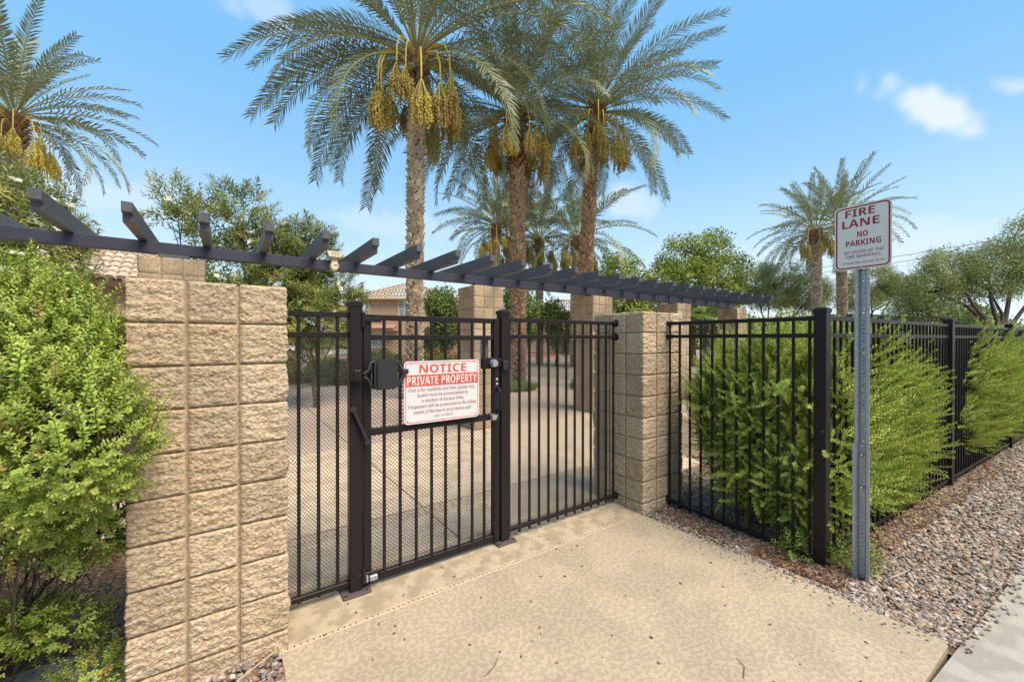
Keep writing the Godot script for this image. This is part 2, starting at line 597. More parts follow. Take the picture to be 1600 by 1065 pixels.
func lettering(s: String, w: float, cap0: float, cap1: float, cx: float, z: float, m: Material, parent: Node, weight := 400, descends := false) -> void:
	# text whose capitals fill the height cap0..cap1, stretched to the width w
	var tm := TextMesh.new()
	var f := SystemFont.new()
	f.font_names = PackedStringArray(["Droid Sans"])
	f.font_weight = weight
	tm.font = f
	tm.text = s
	tm.font_size = 64
	tm.pixel_size = 0.01
	tm.depth = 0.02
	tm.curve_step = 2.0
	var caps := TextMesh.new()
	caps.font = f; caps.text = "E"; caps.font_size = 64; caps.pixel_size = 0.01; caps.depth = 0.02
	var a := tm.get_aabb()
	var e := caps.get_aabb()
	var o := obj("lettering", tm, m, parent)
	var sx := w / a.size.x
	var sy := (cap1 - cap0) / e.size.y
	o.scale = Vector3(sx, sy, 0.03)
	# both texts are centred on their own line box, so a capital has the same height in each
	o.position = Vector3(cx - (a.position.x + a.size.x / 2) * sx, cap0 - e.position.y * sy, z)


# ---------------------------------------------------------------- plants
func leaf(mb: MB, p: Vector3, dir: Vector3, up: Vector3, l: float, w: float, fold := 0.25) -> void:
	var s := dir.cross(up).normalized()
	var nn := s.cross(dir).normalized()
	var a := p + dir * l * 0.45 + s * w / 2 + nn * w * fold
	var b := p + dir * l * 0.45 - s * w / 2 + nn * w * fold
	var e := p + dir * l
	mb.tri(p, a, e)
	mb.tri(p, e, b)


func ovate(mb: MB, p: Vector3, dir: Vector3, up: Vector3, l: float, w: float) -> void:   # rounder, six-sided leaf
	var s := dir.cross(up).normalized()
	var nn := s.cross(dir).normalized()
	var a := p + dir * l * 0.4 + s * w * 0.42 + nn * w * 0.12
	var b := p + dir * l * 0.4 - s * w * 0.42 + nn * w * 0.12
	var a2 := p + dir * l * 0.78 + s * w * 0.4 + nn * w * 0.1
	var b2 := p + dir * l * 0.78 - s * w * 0.4 + nn * w * 0.1
	var m := p + dir * l * 0.6
	var e := p + dir * l - nn * w * 0.1
	mb.tri(p, a, m); mb.tri(a, a2, m); mb.tri(a2, e, m)
	mb.tri(p, m, b); mb.tri(b, m, b2); mb.tri(b2, m, e)


func rdir(r: RandomNumberGenerator) -> Vector3:
	var z := r.randf_range(-1, 1)
	var a := r.randf() * TAU
	var q := sqrt(1 - z * z)
	return Vector3(q * cos(a), z, q * sin(a))


func sprig(sd: int, length: float, leaves: int, ll: float, lw: float, spread: float, round_leaf: bool, stem := true) -> MB:   # a shoot along +Y
	var r := RandomNumberGenerator.new()
	r.seed = sd
	var mb := MB.new()
	mb.col = Color(0.5, 0.36, 0.2)
	var bend := Vector3(r.randf_range(-0.2, 0.2), 0, r.randf_range(-0.2, 0.2)) * length
	var at := func(t: float): return Vector3(0, length * t, 0) + bend * t * t
	if stem:
		mb.tube([at.call(0.0), at.call(0.5), at.call(1.0)], [length * 0.012, length * 0.009, length * 0.003], 3, false)
	for i in leaves:
		var t := 0.12 + 0.88 * (i + r.randf() * 0.6) / leaves
		var an := i * 2.4 + r.randf_range(-0.4, 0.4)
		var side := Vector3(cos(an), 0, sin(an))
		var el := lerpf(spread, 0.75, t * t) + r.randf_range(-0.25, 0.25)
		var dir := (side * cos(el) + Vector3.UP * sin(el)).normalized()
		var k := r.randf_range(0.75, 1.15) * (1.0 - 0.35 * t)
		var g := r.randf_range(0.8, 1.2)
		mb.col = Color(g * lerpf(0.95, 1.15, t), g, g * lerpf(0.9, 1.05, t))
		var up := (Vector3.UP + rdir(r) * 0.4).normalized()
		if round_leaf: ovate(mb, at.call(t), dir, up, ll * k, lw * k)
		else: leaf(mb, at.call(t), dir, up, ll * k, lw * k)
	return mb


func clump(sd: int, size: float, leaves: int, ll: float, lw: float) -> MB:   # loose ball of leaves for trees farther off
	var r := RandomNumberGenerator.new()
	r.seed = sd
	var mb := MB.new()
	for i in leaves:
		var p := rdir(r) * size * pow(r.randf(), 0.5)
		var d := (p.normalized() * 0.6 + rdir(r) * 0.8 + Vector3(0, -0.25, 0)).normalized()
		var g := r.randf_range(0.75, 1.25)
		mb.col = Color(g, g, g)
		leaf(mb, p, d, (Vector3.UP + rdir(r) * 0.8).normalized(), ll * r.randf_range(0.7, 1.2), lw)
	return mb


func aim(dir: Vector3, spin: float, s: float) -> Basis:   # turns +Y to dir
	var y := dir.normalized()
	var x := y.cross(Vector3(0.31, 0.2, 0.93)).normalized()
	var z := x.cross(y)
	return Basis(x, y, z) * Basis(Vector3.UP, spin) * Basis.IDENTITY.scaled(Vector3.ONE * s)


func fill_lobes(meshes: Array, m: Material, lobes: Array, density: float, colors: Array, parent: Node, sd: int, opt := {}) -> void:
	# shoots over the outer half of a set of balls [centre, radius(Vector3)], turned outwards
	var r := RandomNumberGenerator.new()
	r.seed = sd
	var gap := noise(FastNoiseLite.TYPE_SIMPLEX, opt.get("gapfreq", 1.2), sd, 2)
	var xf := []
	var cl := []
	for i in meshes.size():
		xf.push_back([]); cl.push_back([])
	for lb in lobes:
		var c: Vector3 = lb[0]
		var q: Vector3 = lb[1]
		var area := 4.0 * PI * pow((pow(q.x * q.y, 1.6) + pow(q.y * q.z, 1.6) + pow(q.x * q.z, 1.6)) / 3.0, 1 / 1.6)
		for i in int(area * density):
			var d := rdir(r)
			var rad: float = 1.0 - opt.get("shell", 0.5) * pow(r.randf(), 1.6)
			var p: Vector3 = c + Vector3(d.x * q.x, d.y * q.y, d.z * q.z) * rad
			if gap.get_noise_3dv(p) < opt.get("gap", -0.25): continue
			if opt.has("keep") and not opt.keep.call(p): continue
			var inside := false
			for o in lobes:
				var e: Vector3 = (p - o[0]) / o[1]
				if e.length() < 0.6: inside = true; break
			if inside: continue
			var dir: Vector3 = d * opt.get("outward", 0.8) + rdir(r) * opt.get("wild", 0.5) + opt.get("lean", Vector3(0, 0.5, 0))
			var k := r.randi() % meshes.size()
			xf[k].push_back(Transform3D(aim(dir, r.randf() * TAU, r.randf_range(0.75, 1.2) * opt.get("size", 1.0)), p))
			var tone := clampf(gap.get_noise_3dv(p * 2.3 + Vector3(9, 4, 2)) * 0.8 + 0.5 + r.randf_range(-0.3, 0.3), 0, 1)
			var col: Color = colors[0].lerp(colors[1], tone)
			if colors.size() > 2 and r.randf() < opt.get("odd", 0.03): col = colors[2]
			cl[k].push_back(col)
	for i in meshes.size():
		if xf[i].size(): multi(opt.get("called", "foliage"), meshes[i], m, xf[i], cl[i], parent)


func limbs(lobes: Array, base: Vector3, fork: Vector3, r0: float, m: Material, parent: Node, sd: int, sides := 7) -> void:
	var r := RandomNumberGenerator.new()
	r.seed = sd
	var mb := MB.new()
	var mid := base.lerp(fork, 0.5) + Vector3(r.randf_range(-0.1, 0.1), 0, r.randf_range(-0.1, 0.1)) * (fork - base).length()
	mb.tube([base + Vector3(0, -0.1, 0), base + Vector3(0, 0.15, 0), mid, fork], [r0 * 1.5, r0 * 1.1, r0 * 0.9, r0 * 0.75], sides)
	obj("trunk", mb, m, parent)
	for lb in lobes:
		var e: Vector3 = lb[0]
		var b := MB.new()
		var k := fork.lerp(e, 0.5) + rdir(r) * (e - fork).length() * 0.14
		b.tube([fork - Vector3(0, 0.08, 0), k, e], [r0 * 0.5, r0 * 0.33, r0 * 0.12], 5)
		for j in 3:
			var e2: Vector3 = e + rdir(r) * lb[1] * 0.75
			var s := k.lerp(e, r.randf_range(0.3, 0.9))
			b.tube([s, s.lerp(e2, 0.5) + rdir(r) * 0.06, e2], [r0 * 0.2, r0 * 0.14, r0 * 0.05], 4)
		obj("branch", b, m, parent)


# ---------------------------------------------------------------- date palms
var fronds := []
var far_fronds := []
var bunches := []


func frond(sd: int, length: float, bend: float, pairs: int, dry := false, wide := 0.036) -> ArrayMesh:   # in the x,y plane, leaving the origin along +X
	var r := RandomNumberGenerator.new()
	r.seed = sd
	var mb := MB.new()
	var pts := []
	var tan := []
	var p := Vector3.ZERO
	var steps := 16
	var sway := r.randf_range(-0.25, 0.25)
	for i in steps + 1:
		var t := float(i) / steps
		var a := -bend * pow(t, 1.35)
		var d := Vector3(cos(a), sin(a), sway * t * t * 0.8).normalized()
		pts.push_back(p); tan.push_back(d)
		p += d * length / steps
	var rad := []
	for i in steps + 1: rad.push_back(lerpf(0.034, 0.006, pow(float(i) / steps, 0.6)) * length / 4.6)
	mb.col = Color(0.33, 0.33, 0.13) if not dry else Color(0.3, 0.19, 0.09)
	mb.tube(pts, rad, 5, false)
	for i in pairs:
		var t := 0.1 + 0.9 * pow((i + 0.5) / pairs, 0.95)
		var fi := t * steps
		var k := mini(int(fi), steps - 1)
		var q: Vector3 = pts[k].lerp(pts[k + 1], fi - k)
		var d: Vector3 = tan[k].lerp(tan[k + 1], fi - k).normalized()
		var side := Vector3(0, 0, 1)
		var up := side.cross(d).normalized()
		var prof := clampf((t - 0.06) / 0.28, 0.22, 1.0) * lerpf(1.0, 0.55, smoothstep(0.5, 1.0, t))
		for s in [-1.0, 1.0]:
			var l := 0.56 * prof * r.randf_range(0.85, 1.1) * length / 4.6
			var fw := lerpf(0.45, 1.1, t) + r.randf_range(-0.22, 0.22)
			var lift := (0.55 if (i % 2 == 0) else 0.1) + r.randf_range(-0.25, 0.25)
			if dry: lift -= 0.7
			var dir: Vector3 = (d * fw + side * s + up * lift).normalized()
			var g := r.randf_range(0.75, 1.25)
			mb.col = Color(0.25 * g, 0.28 * g, 0.15 * g) if not dry else Color(0.3 * g, 0.2 * g, 0.1 * g)
			if r.randf() < 0.03: mb.col = Color(0.32, 0.25, 0.12)
			var w := wide * length / 4.6
			var nn := dir.cross(d).normalized()
			if nn.length() < 0.5: nn = up
			var wv := nn.cross(dir).normalized() * w / 2
			var m1: Vector3 = q + dir * l * 0.55 + Vector3(0, -0.02, 0) * l
			var e: Vector3 = q + dir * l + Vector3(0, -0.16, 0) * l
			mb.tri(q - wv * 0.5, m1 - wv, m1 + wv); mb.tri(q - wv * 0.5, m1 + wv, q + wv * 0.5)
			mb.tri(m1 - wv, e, m1 + wv)
	return mb.done()


func bunch(sd: int, ripe: Color, unripe: Color) -> Array:   # [stalk and strands, dates], hanging from the origin after an arc along +X
	var r := RandomNumberGenerator.new()
	r.seed = sd
	var st := MB.new()
	st.col = Color(0.62, 0.45, 0.08)
	st.tube([Vector3(0, 0, 0), Vector3(0.28, 0.16, 0), Vector3(0.5, 0.08, 0), Vector3(0.6, -0.2, 0), Vector3(0.62, -0.55, 0)], [0.03, 0.026, 0.022, 0.02, 0.018], 6, false)
	var dt := MB.new()
	var o := Vector3(0.62, -0.55, 0)
	for i in 42:
		var a := r.randf() * TAU
		var q := sqrt(r.randf())
		var w := Vector3(cos(a), 0, sin(a)) * q
		var e := o + w * 0.2 + Vector3(0, -r.randf_range(0.55, 0.95), 0)
		var m := o + w * 0.16 + Vector3(0, -0.35, 0)
		st.col = Color(0.62, 0.46, 0.08).lerp(Color(0.52, 0.47, 0.1), r.randf())
		st.tube([o, m, e], [0.006, 0.005, 0.004], 3, false)
		for k in 9:
			var c := m.lerp(e, k / 8.0) + rdir(r) * 0.03
			if k == 0 and r.randf() < 0.6: continue
			dt.col = unripe.lerp(ripe, clampf(r.randf_range(-0.2, 0.8) + k * 0.05, 0, 1))
			var s := Vector3(0.021, 0.03, 0.021)
			var ax := [Vector3(s.x, 0, 0), Vector3(0, 0, s.z), Vector3(-s.x, 0, 0), Vector3(0, 0, -s.z)]
			for j in 4:
				dt.stri(c + ax[(j + 1) % 4], c + ax[j], c + Vector3(0, s.y, 0), ax[(j + 1) % 4].normalized(), ax[j].normalized(), Vector3.UP)
				dt.stri(c + ax[j], c + ax[(j + 1) % 4], c - Vector3(0, s.y, 0), ax[j].normalized(), ax[(j + 1) % 4].normalized(), Vector3.DOWN)
	return [st.done(), dt.done()]


func palm_trunk(sd: int, h: float, r0: float, lean: Vector3, fresh: float, tint: Color) -> MB:   # stacked old leaf bases in a spiral
	var r := RandomNumberGenerator.new()
	r.seed = sd
	var mb := MB.new()
	var pts := []
	var rad := []
	for i in 13:
		var t := i / 12.0
		pts.push_back(Vector3(0, h * t, 0) + lean * t * t)
		rad.push_back(r0 * lerpf(1.0, 0.84, smoothstep(0.0, 0.15, t)))
	mb.col = Color(0.07, 0.045, 0.03)
	mb.tube(pts, rad, 14)
	var per := 10
	var dy := 0.115
	var rows := int(h / dy)
	for k in rows:
		for i in per:
			var t := (k + (i % 2) * 0.5 + r.randf() * 0.25) / rows
			if t > 1.0: continue
			var an := TAU * (i + 0.5 * (k % 2) + k * 0.13 + r.randf_range(-0.12, 0.12)) / per
			var up := smoothstep(h - fresh - 0.5, h - fresh, h * t)
			var o := Vector3(cos(an), 0, sin(an))
			var s := Vector3(-sin(an), 0, cos(an))
			var rr := r0 * lerpf(1.0, 1.18, up)
			var c := Vector3(0, h * t, 0) + lean * t * t + o * rr * 0.84
			var w := r0 * 0.3 * r.randf_range(0.8, 1.2)
			var hh := 0.115 * r.randf_range(0.9, 1.2)
			var proud := r.randf_range(0.05, 0.1) * (1.0 + up * 0.9)
			var g := r.randf_range(0.65, 1.25)
			mb.col = Color(0.56 * g, 0.45 * g, 0.32 * g).lerp(Color(0.4 * g, 0.255 * g, 0.16 * g), up) * tint
			var a := c - s * w - Vector3(0, hh * 0.35, 0)
			var b := c + s * w - Vector3(0, hh * 0.35, 0)
			var lo := c - Vector3(0, hh * 0.8, 0)
			var ta := c + o * proud - s * w * 0.6 + Vector3(0, hh * 0.55, 0)
			var tb := c + o * proud + s * w * 0.6 + Vector3(0, hh * 0.55, 0)
			var ia := c - s * w * 0.6 + Vector3(0, hh * 0.5, 0)
			var ib := c + s * w * 0.6 + Vector3(0, hh * 0.5, 0)
			mb.out([a, b, tb, ta], c - o * 0.1)
			mb.out([a, lo, b], c - o * 0.1)
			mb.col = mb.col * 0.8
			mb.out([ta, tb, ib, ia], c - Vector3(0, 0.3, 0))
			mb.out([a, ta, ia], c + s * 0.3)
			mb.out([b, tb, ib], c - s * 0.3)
	return mb


func palm(label: String, base: Vector3, top: Vector3, r0: float, sd: int, spec: Dictionary) -> void:
	var t := thing("date_palm", label, "palm tree", base, 0.0, "date palms")
	var tint: Color = spec.get("tint", Color.WHITE)
	var fronds: Array = far_fronds if base.length() > 20.0 else fronds
	var r := RandomNumberGenerator.new()
	r.seed = sd
	var h := top.y - base.y
	var lean := Vector3(top.x - base.x, 0, top.z - base.z)
	obj("trunk", palm_trunk(sd, h, r0, lean, spec.get("fresh", 0.8), tint), M.palm_bark, t)
	var crown := Vector3(lean.x, h, lean.z)
	var n: int = spec.get("fronds", 62)
	var sc: float = spec.get("size", 1.0)
	for i in n:
		var u := float(i) / (n - 1)
		# from upright young fronds in the middle to old ones hanging at the bottom
		var el := lerpf(1.4, spec.get("low", -0.34), pow(u, 0.95)) + r.randf_range(-0.12, 0.12)
		var az: float = i * 2.39996 + spec.get("spin", 0.0) + r.randf_range(-0.2, 0.2)
		if el < 0.4 and absf(angle_difference(az, atan2(base.z, -base.x))) < 0.62: continue   # cut away over the path side
		var kind := clampi(int(u * 4.0 + r.randf_range(-0.4, 0.4)), 0, 3) * 2 + r.randi() % 2
		var o := obj("frond", fronds[kind], M.palm_leaf, t)
		var b := Basis(Vector3.UP, az) * Basis(Vector3(0, 0, 1), el) * Basis(Vector3(1, 0, 0), r.randf_range(-0.5, 0.5))
		o.transform = Transform3D(b * Basis.IDENTITY.scaled(Vector3.ONE * sc * r.randf_range(0.88, 1.08)), crown + Vector3(cos(az), 0, -sin(az)) * r0 * 0.55 + Vector3(0, lerpf(0.25, -0.25, u), 0))
	for a in spec.get("extra", []):   # [azimuth, elevation, kind]
		var o := obj("frond", fronds[a[2]], M.palm_leaf, t)
		o.transform = Transform3D(Basis(Vector3.UP, a[0]) * Basis(Vector3(0, 0, 1), a[1]) * Basis.IDENTITY.scaled(Vector3.ONE * sc), crown + Vector3(cos(a[0]), 0, -sin(a[0])) * r0 * 0.5)
	if spec.has("dry"):
		var o := obj("dry_frond", fronds[8], M.palm_leaf, t)
		o.transform = Transform3D(Basis(Vector3.UP, spec.dry[0]) * Basis(Vector3(0, 0, 1), spec.dry[1]) * Basis.IDENTITY.scaled(Vector3.ONE * sc), crown)
		tag(o, "dry brown frond")
	var nb: int = spec.get("bunches", 10)
	for i in nb:
		var az: float = i * TAU / nb + r.randf_range(-0.25, 0.25) + spec.get("bspin", 0.0)
		var k := r.randi() % bunches.size()
		var o := obj("date_bunch", bunches[k][0], M.fruit, t)
		var s := sc * r.randf_range(0.95, 1.45)
		o.transform = Transform3D(Basis(Vector3.UP, az).scaled(Vector3.ONE * s), crown + Vector3(cos(az), 0, -sin(az)) * r0 * 0.9 + Vector3(0, r.randf_range(-0.6, -0.05), 0))
		obj("dates", bunches[k][1], M.fruit, o)


# ---------------------------------------------------------------- build
func _ready() -> void:
	# camera, sky, sun, exposure
	var cam := Camera3D.new()
	cam.name = "camera"
	cam.fov = rad_to_deg(2.0 * atan(532.5 / 640.0))
	cam.position = Vector3(0, 1.6, 0)
	cam.rotation = Vector3(-0.0039, deg_to_rad(-35.0), 0)
	cam.near = 0.05
	cam.far = 2000.0
	cam.current = true
	add_child(cam)
	var env := Environment.new()
	env.background_mode = Environment.BG_SKY
	env.sky = Sky.new()
	var sm := PanoramaSkyMaterial.new()
	sm.panorama = make_sky()
	env.sky.sky_material = sm
	env.tonemap_mode = Environment.TONE_MAPPER_LINEAR
	env.tonemap_exposure = 1.42
	env.sdfgi_enabled = true
	env.ssao_enabled = true
	env.ssil_enabled = true
	var we := WorldEnvironment.new()
	we.name = "world"
	we.environment = env
	add_child(we)
	var sun := DirectionalLight3D.new()
	sun.name = "sun"
	sun.light_energy = 1.5
	sun.light_color = Color(1.0, 0.94, 0.86)
	sun.light_angular_distance = 40.0
	sun.shadow_enabled = true
	add_child(sun)
	sun.look_at_from_position(Vector3.ZERO, -Vector3(0.2, 1.0, 0.62))

	make_materials()
	make_blocks()
	ground()
	pillars()
	fences()
	pergola()
	near_signs()
	palms()
	hedges()
	trees()
	buildings()
	small_things()


func make_sky() -> ImageTexture:
	var w := 1024
	var h := 512
	var im := Image.create(w, h, false, Image.FORMAT_RGBF)
	var f := noise(FastNoiseLite.TYPE_SIMPLEX, 2.2, 9, 5)
	var f2 := noise(FastNoiseLite.TYPE_SIMPLEX, 6.0, 10, 4)
	# [azimuth from -Z towards +X, elevation, half width, half height] in degrees, density
	var clouds := [[81.0, 21.3, 4.0, 2.0, 0.85, -0.7], [86.0, 21.2, 1.5, 0.8, 0.5, -0.5], [51.5, 17.8, 3.4, 2.2, 0.5, -0.25], [4.0, 34.5, 3.6, 1.8, 0.4], [-8.0, 14.0, 9.0, 2.5, 0.35], [20.0, 15.0, 10.0, 2.0, 0.3],
		[75, 10, 14, 2.5, 0.3], [140, 24, 12, 5, 0.8], [175, 18, 14, 5, 0.7], [215, 30, 12, 6, 0.8], [250, 16, 16, 4, 0.7], [300, 26, 10, 5, 0.8], [120, 45, 9, 5, 0.6], [320, 12, 14, 3, 0.5], [200, 55, 12, 8, 0.5]]
	for y in h:
		var el := (0.5 - (y + 0.5) / h) * PI
		var e := maxf(el, 0.0) / (PI / 2)
		# pale at the horizon, deeper blue overhead
		var base := Color(0.63, 0.73, 0.785).lerp(Color(0.41, 0.6, 0.755), smoothstep(0.02, 0.15, e))
		base = base.lerp(Color(0.245, 0.465, 0.71), smoothstep(0.1, 0.25, e))
		base = base.lerp(Color(0.175, 0.41, 0.69), smoothstep(0.2, 0.34, e))
		base = base.lerp(Color(0.15, 0.36, 0.64), smoothstep(0.42, 1.0, e))
		for x in w:
			var az := 360.0 * (x + 0.5) / w
			if az > 330.0: az -= 360.0
			var c := base
			if el > -0.02:
				var dens := 0.0
				var d := Vector3(sin(deg_to_rad(az)) * cos(el), sin(el), -cos(deg_to_rad(az)) * cos(el))
				for q in clouds:
					var dx := (az - float(q[0])) * cos(el) / float(q[2])
					var dy := (rad_to_deg(el) - float(q[1]) - (float(q[5]) if q.size() > 5 else 0.0) * (az - float(q[0]))) / float(q[3])
					var rr := dx * dx + dy * dy
					if rr < 3.0:
						var edge := sqrt(rr) + f.get_noise_3dv(d * 3.0) * 0.45 + f2.get_noise_3dv(d * 4.0) * 0.45
						dens = maxf(dens, float(q[4]) * smoothstep(1.15, 0.45, edge))
				if dens > 0.0: c = c.lerp(Color(0.64, 0.69, 0.75), dens)
			im.set_pixel(x, y, c)
	return ImageTexture.create_from_image(im)


func slab(mb: MB, x0: float, x1: float, z0: float, z1: float, top: float, thick := 0.08, bev := 0.006) -> void:
	mb.box(Vector3((x0 + x1) / 2, top - thick / 2, (z0 + z1) / 2), Vector3(x1 - x0, thick, z1 - z0), bev)


func ground() -> void:
	var mb := MB.new()
	mb.quad(Vector3(-900, -0.09, 900), Vector3(900, -0.09, 900), Vector3(900, -0.09, -900), Vector3(-900, -0.09, -900))
	tag(obj("ground", mb, M.far_ground), "tan dirt ground of the whole place", "", "", "structure")
	# driveway: two slabs with a tooled joint between them
	var dr := thing("driveway", "beige lace finish concrete driveway up to the gate", "")
	tag(dr, "", "", "", "structure")
	mb = MB.new()
	mb.prism([Vector2(0.23, 2.378), Vector2(3.12, 2.368), Vector2(3.135, 0.438), Vector2(0.23, 0.55)], 0.0, 0.12, Transform3D(Basis(Vector3(1, 0, 0), Vector3(0, 0, -1), Vector3(0, 1, 0)), Vector3(0, -0.12, 0)))
	obj("drive_slab", mb, M.lace_concrete, dr)
	mb = MB.new()
	slab(mb, 0.26, 3.125, -2.92, -2.415, 0.0, 0.12)
	obj("apron_slab", mb, M.smooth_concrete, dr)
	mb = MB.new()
	slab(mb, 0.23, 3.12, -2.41, -2.384, -0.002, 0.05, 0.003)
	obj("joint_strip", mb, M.joint_plastic, dr)
	mb = MB.new()
	rng.seed = 4
	for i in 92:
		var x := 0.26 + i * 0.031
		if rng.randf() < 0.12: continue
		mb.box(Vector3(x, -0.0015, -2.397), Vector3(0.006, 0.004, 0.007), 0.0)
	obj("joint_slots", mb, M.dark_hole, dr)
	# pool deck of large slabs, darker patio beyond the pergola line
	var dk := thing("pool_deck", "beige concrete pool deck beyond the gate", "")
	tag(dk, "", "", "", "structure")
	var xs := [-14.0, -11.0, -8.0, -5.0, -2.0, 0.0, 1.55, 3.12, 5.2, 8.0, 11.0]
	var zs := [-2.93, -3.52]
	for i in xs.size() - 1:
		for zz in [[-3.52, -2.93], [-5.0, -3.72], [-6.38, -5.01]]:
			if xs[i] < -0.1 and zz[1] > -4.5: zz = [zz[0], -4.45]
			if zz[0] >= zz[1] - 0.05: continue
			if xs[i] >= 5.2 and zz[1] > -4.9: continue
			mb = MB.new()
			slab(mb, xs[i] + 0.005, xs[i + 1] - 0.005, zz[0] + 0.005, zz[1] - 0.005, -0.004)
			obj("deck_slab", mb, M.deck_concrete, dk)
		for j in 4:
			mb = MB.new()
			slab(mb, xs[i] + 0.005, xs[i + 1] - 0.005, -6.4 - (j + 1) * 2.15 + 0.01, -6.4 - j * 2.15, -0.004)
			obj("patio_slab", mb, M.patio_concrete, dk)
	mb = MB.new()
	slab(mb, 0.0, 5.2, -3.71, -3.53, -0.012, 0.04)
	obj("deck_drain", mb, M.patio_concrete, dk)
	# pale sidewalk in front, with the road behind the camera
	var sw := thing("sidewalk", "pale grey concrete sidewalk along the gravel bed", "")
	tag(sw, "", "", "", "structure")
	var cuts := [-6.0, -3.0, 0.0, 2.69, 4.9, 6.6, 8.3, 10.0, 11.7, 13.4, 16.0, 20.0]
	for i in cuts.size() - 1:
		var a: float = cuts[i] + 0.006
		var b: float = cuts[i + 1] - 0.006
		var za := -(0.43 - 0.09 * (a - 3.15)) if a > 3.0 else -0.44
		var zb := -(0.43 - 0.09 * (b - 3.15)) if b > 3.0 else -0.44
		if i < 3: za = -0.55; zb = -0.55
		if i == 2: za = -0.54; zb = -0.445
		mb = MB.new()
		mb.prism([Vector2(a, -za), Vector2(b, -zb), Vector2(b, -1.5), Vector2(a, -1.5)], 0.0, 0.1, Transform3D(Basis(Vector3(1, 0, 0), Vector3(0, 0, -1), Vector3(0, 1, 0)), Vector3(0, -0.105, 0)))
		obj("walk_slab", mb, M.grey_concrete, sw)
	mb = MB.new()
	slab(mb, -60, 60, 1.52, 1.68, 0.0, 0.2, 0.02)
	tag(obj("kerb", mb, M.grey_concrete), "concrete kerb behind the viewer", "", "", "structure")
	mb = MB.new()
	mb.quad(Vector3(-200, -0.075, 12), Vector3(200, -0.075, 12), Vector3(200, -0.075, 1.6), Vector3(-200, -0.075, 1.6))
	tag(obj("road", mb, M.asphalt), "asphalt street behind the viewer", "", "", "structure")
	# strip beside the left pillar
	mb = MB.new()
	slab(mb, -1.02, -0.37, -2.97, -2.2, 0.0, 0.1)
	slab(mb, -3.0, -1.03, -2.97, -2.2, 0.0, 0.1)
	tag(obj("path", mb, M.grey_concrete), "short grey concrete strip under the left shrub", "", "", "structure")
	# beds: soil under gravel and under the shrubs
	mb = MB.new()
	var bed := func(x0, x1, z0, z1, y): mb.quad(Vector3(x0, y, z1), Vector3(x1, y, z1), Vector3(x1, y, z0), Vector3(x0, y, z0))
	bed.call(3.08, 18.0, -4.9, -0.0, -0.035)
	bed.call(-8.0, 0.24, -4.5, -0.5, -0.035)
	tag(obj("planting_bed", mb, M.dirt), "brown soil of the planting beds", "", "", "structure")
	gravel()


func stone_mesh(sd: int) -> MB:
	var r := RandomNumberGenerator.new()
	r.seed = sd
	var mb := MB.new()
	var f := noise(FastNoiseLite.TYPE_SIMPLEX, 0.8, sd, 1)
	var rings := 4
	var seg := 7
	var p := func(i: int, j: int):
		var a := PI * i / rings
		var b := TAU * (j % seg) / seg
		var d := Vector3(sin(a) * cos(b), cos(a), sin(a) * sin(b))
		return d * (0.5 + 0.16 * f.get_noise_3dv(d * 2.0 + Vector3(sd, 0, 0))) * Vector3(1, 0.5, 0.72)
	for i in rings:
		for j in seg:
			var a: Vector3 = p.call(i, j); var b: Vector3 = p.call(i + 1, j); var d: Vector3 = p.call(i + 1, j + 1); var e: Vector3 = p.call(i, j + 1)
			if i > 0: mb.out([a, d, e], Vector3.ZERO)
			if i < rings - 1: mb.out([a, b, d], Vector3.ZERO)
			elif i == rings - 1 and rings > 1: pass
	# close the bottom
	for j in seg:
		mb.out([p.call(rings - 1, j), p.call(rings, 0), p.call(rings - 1, j + 1)], Vector3.ZERO)
	return mb


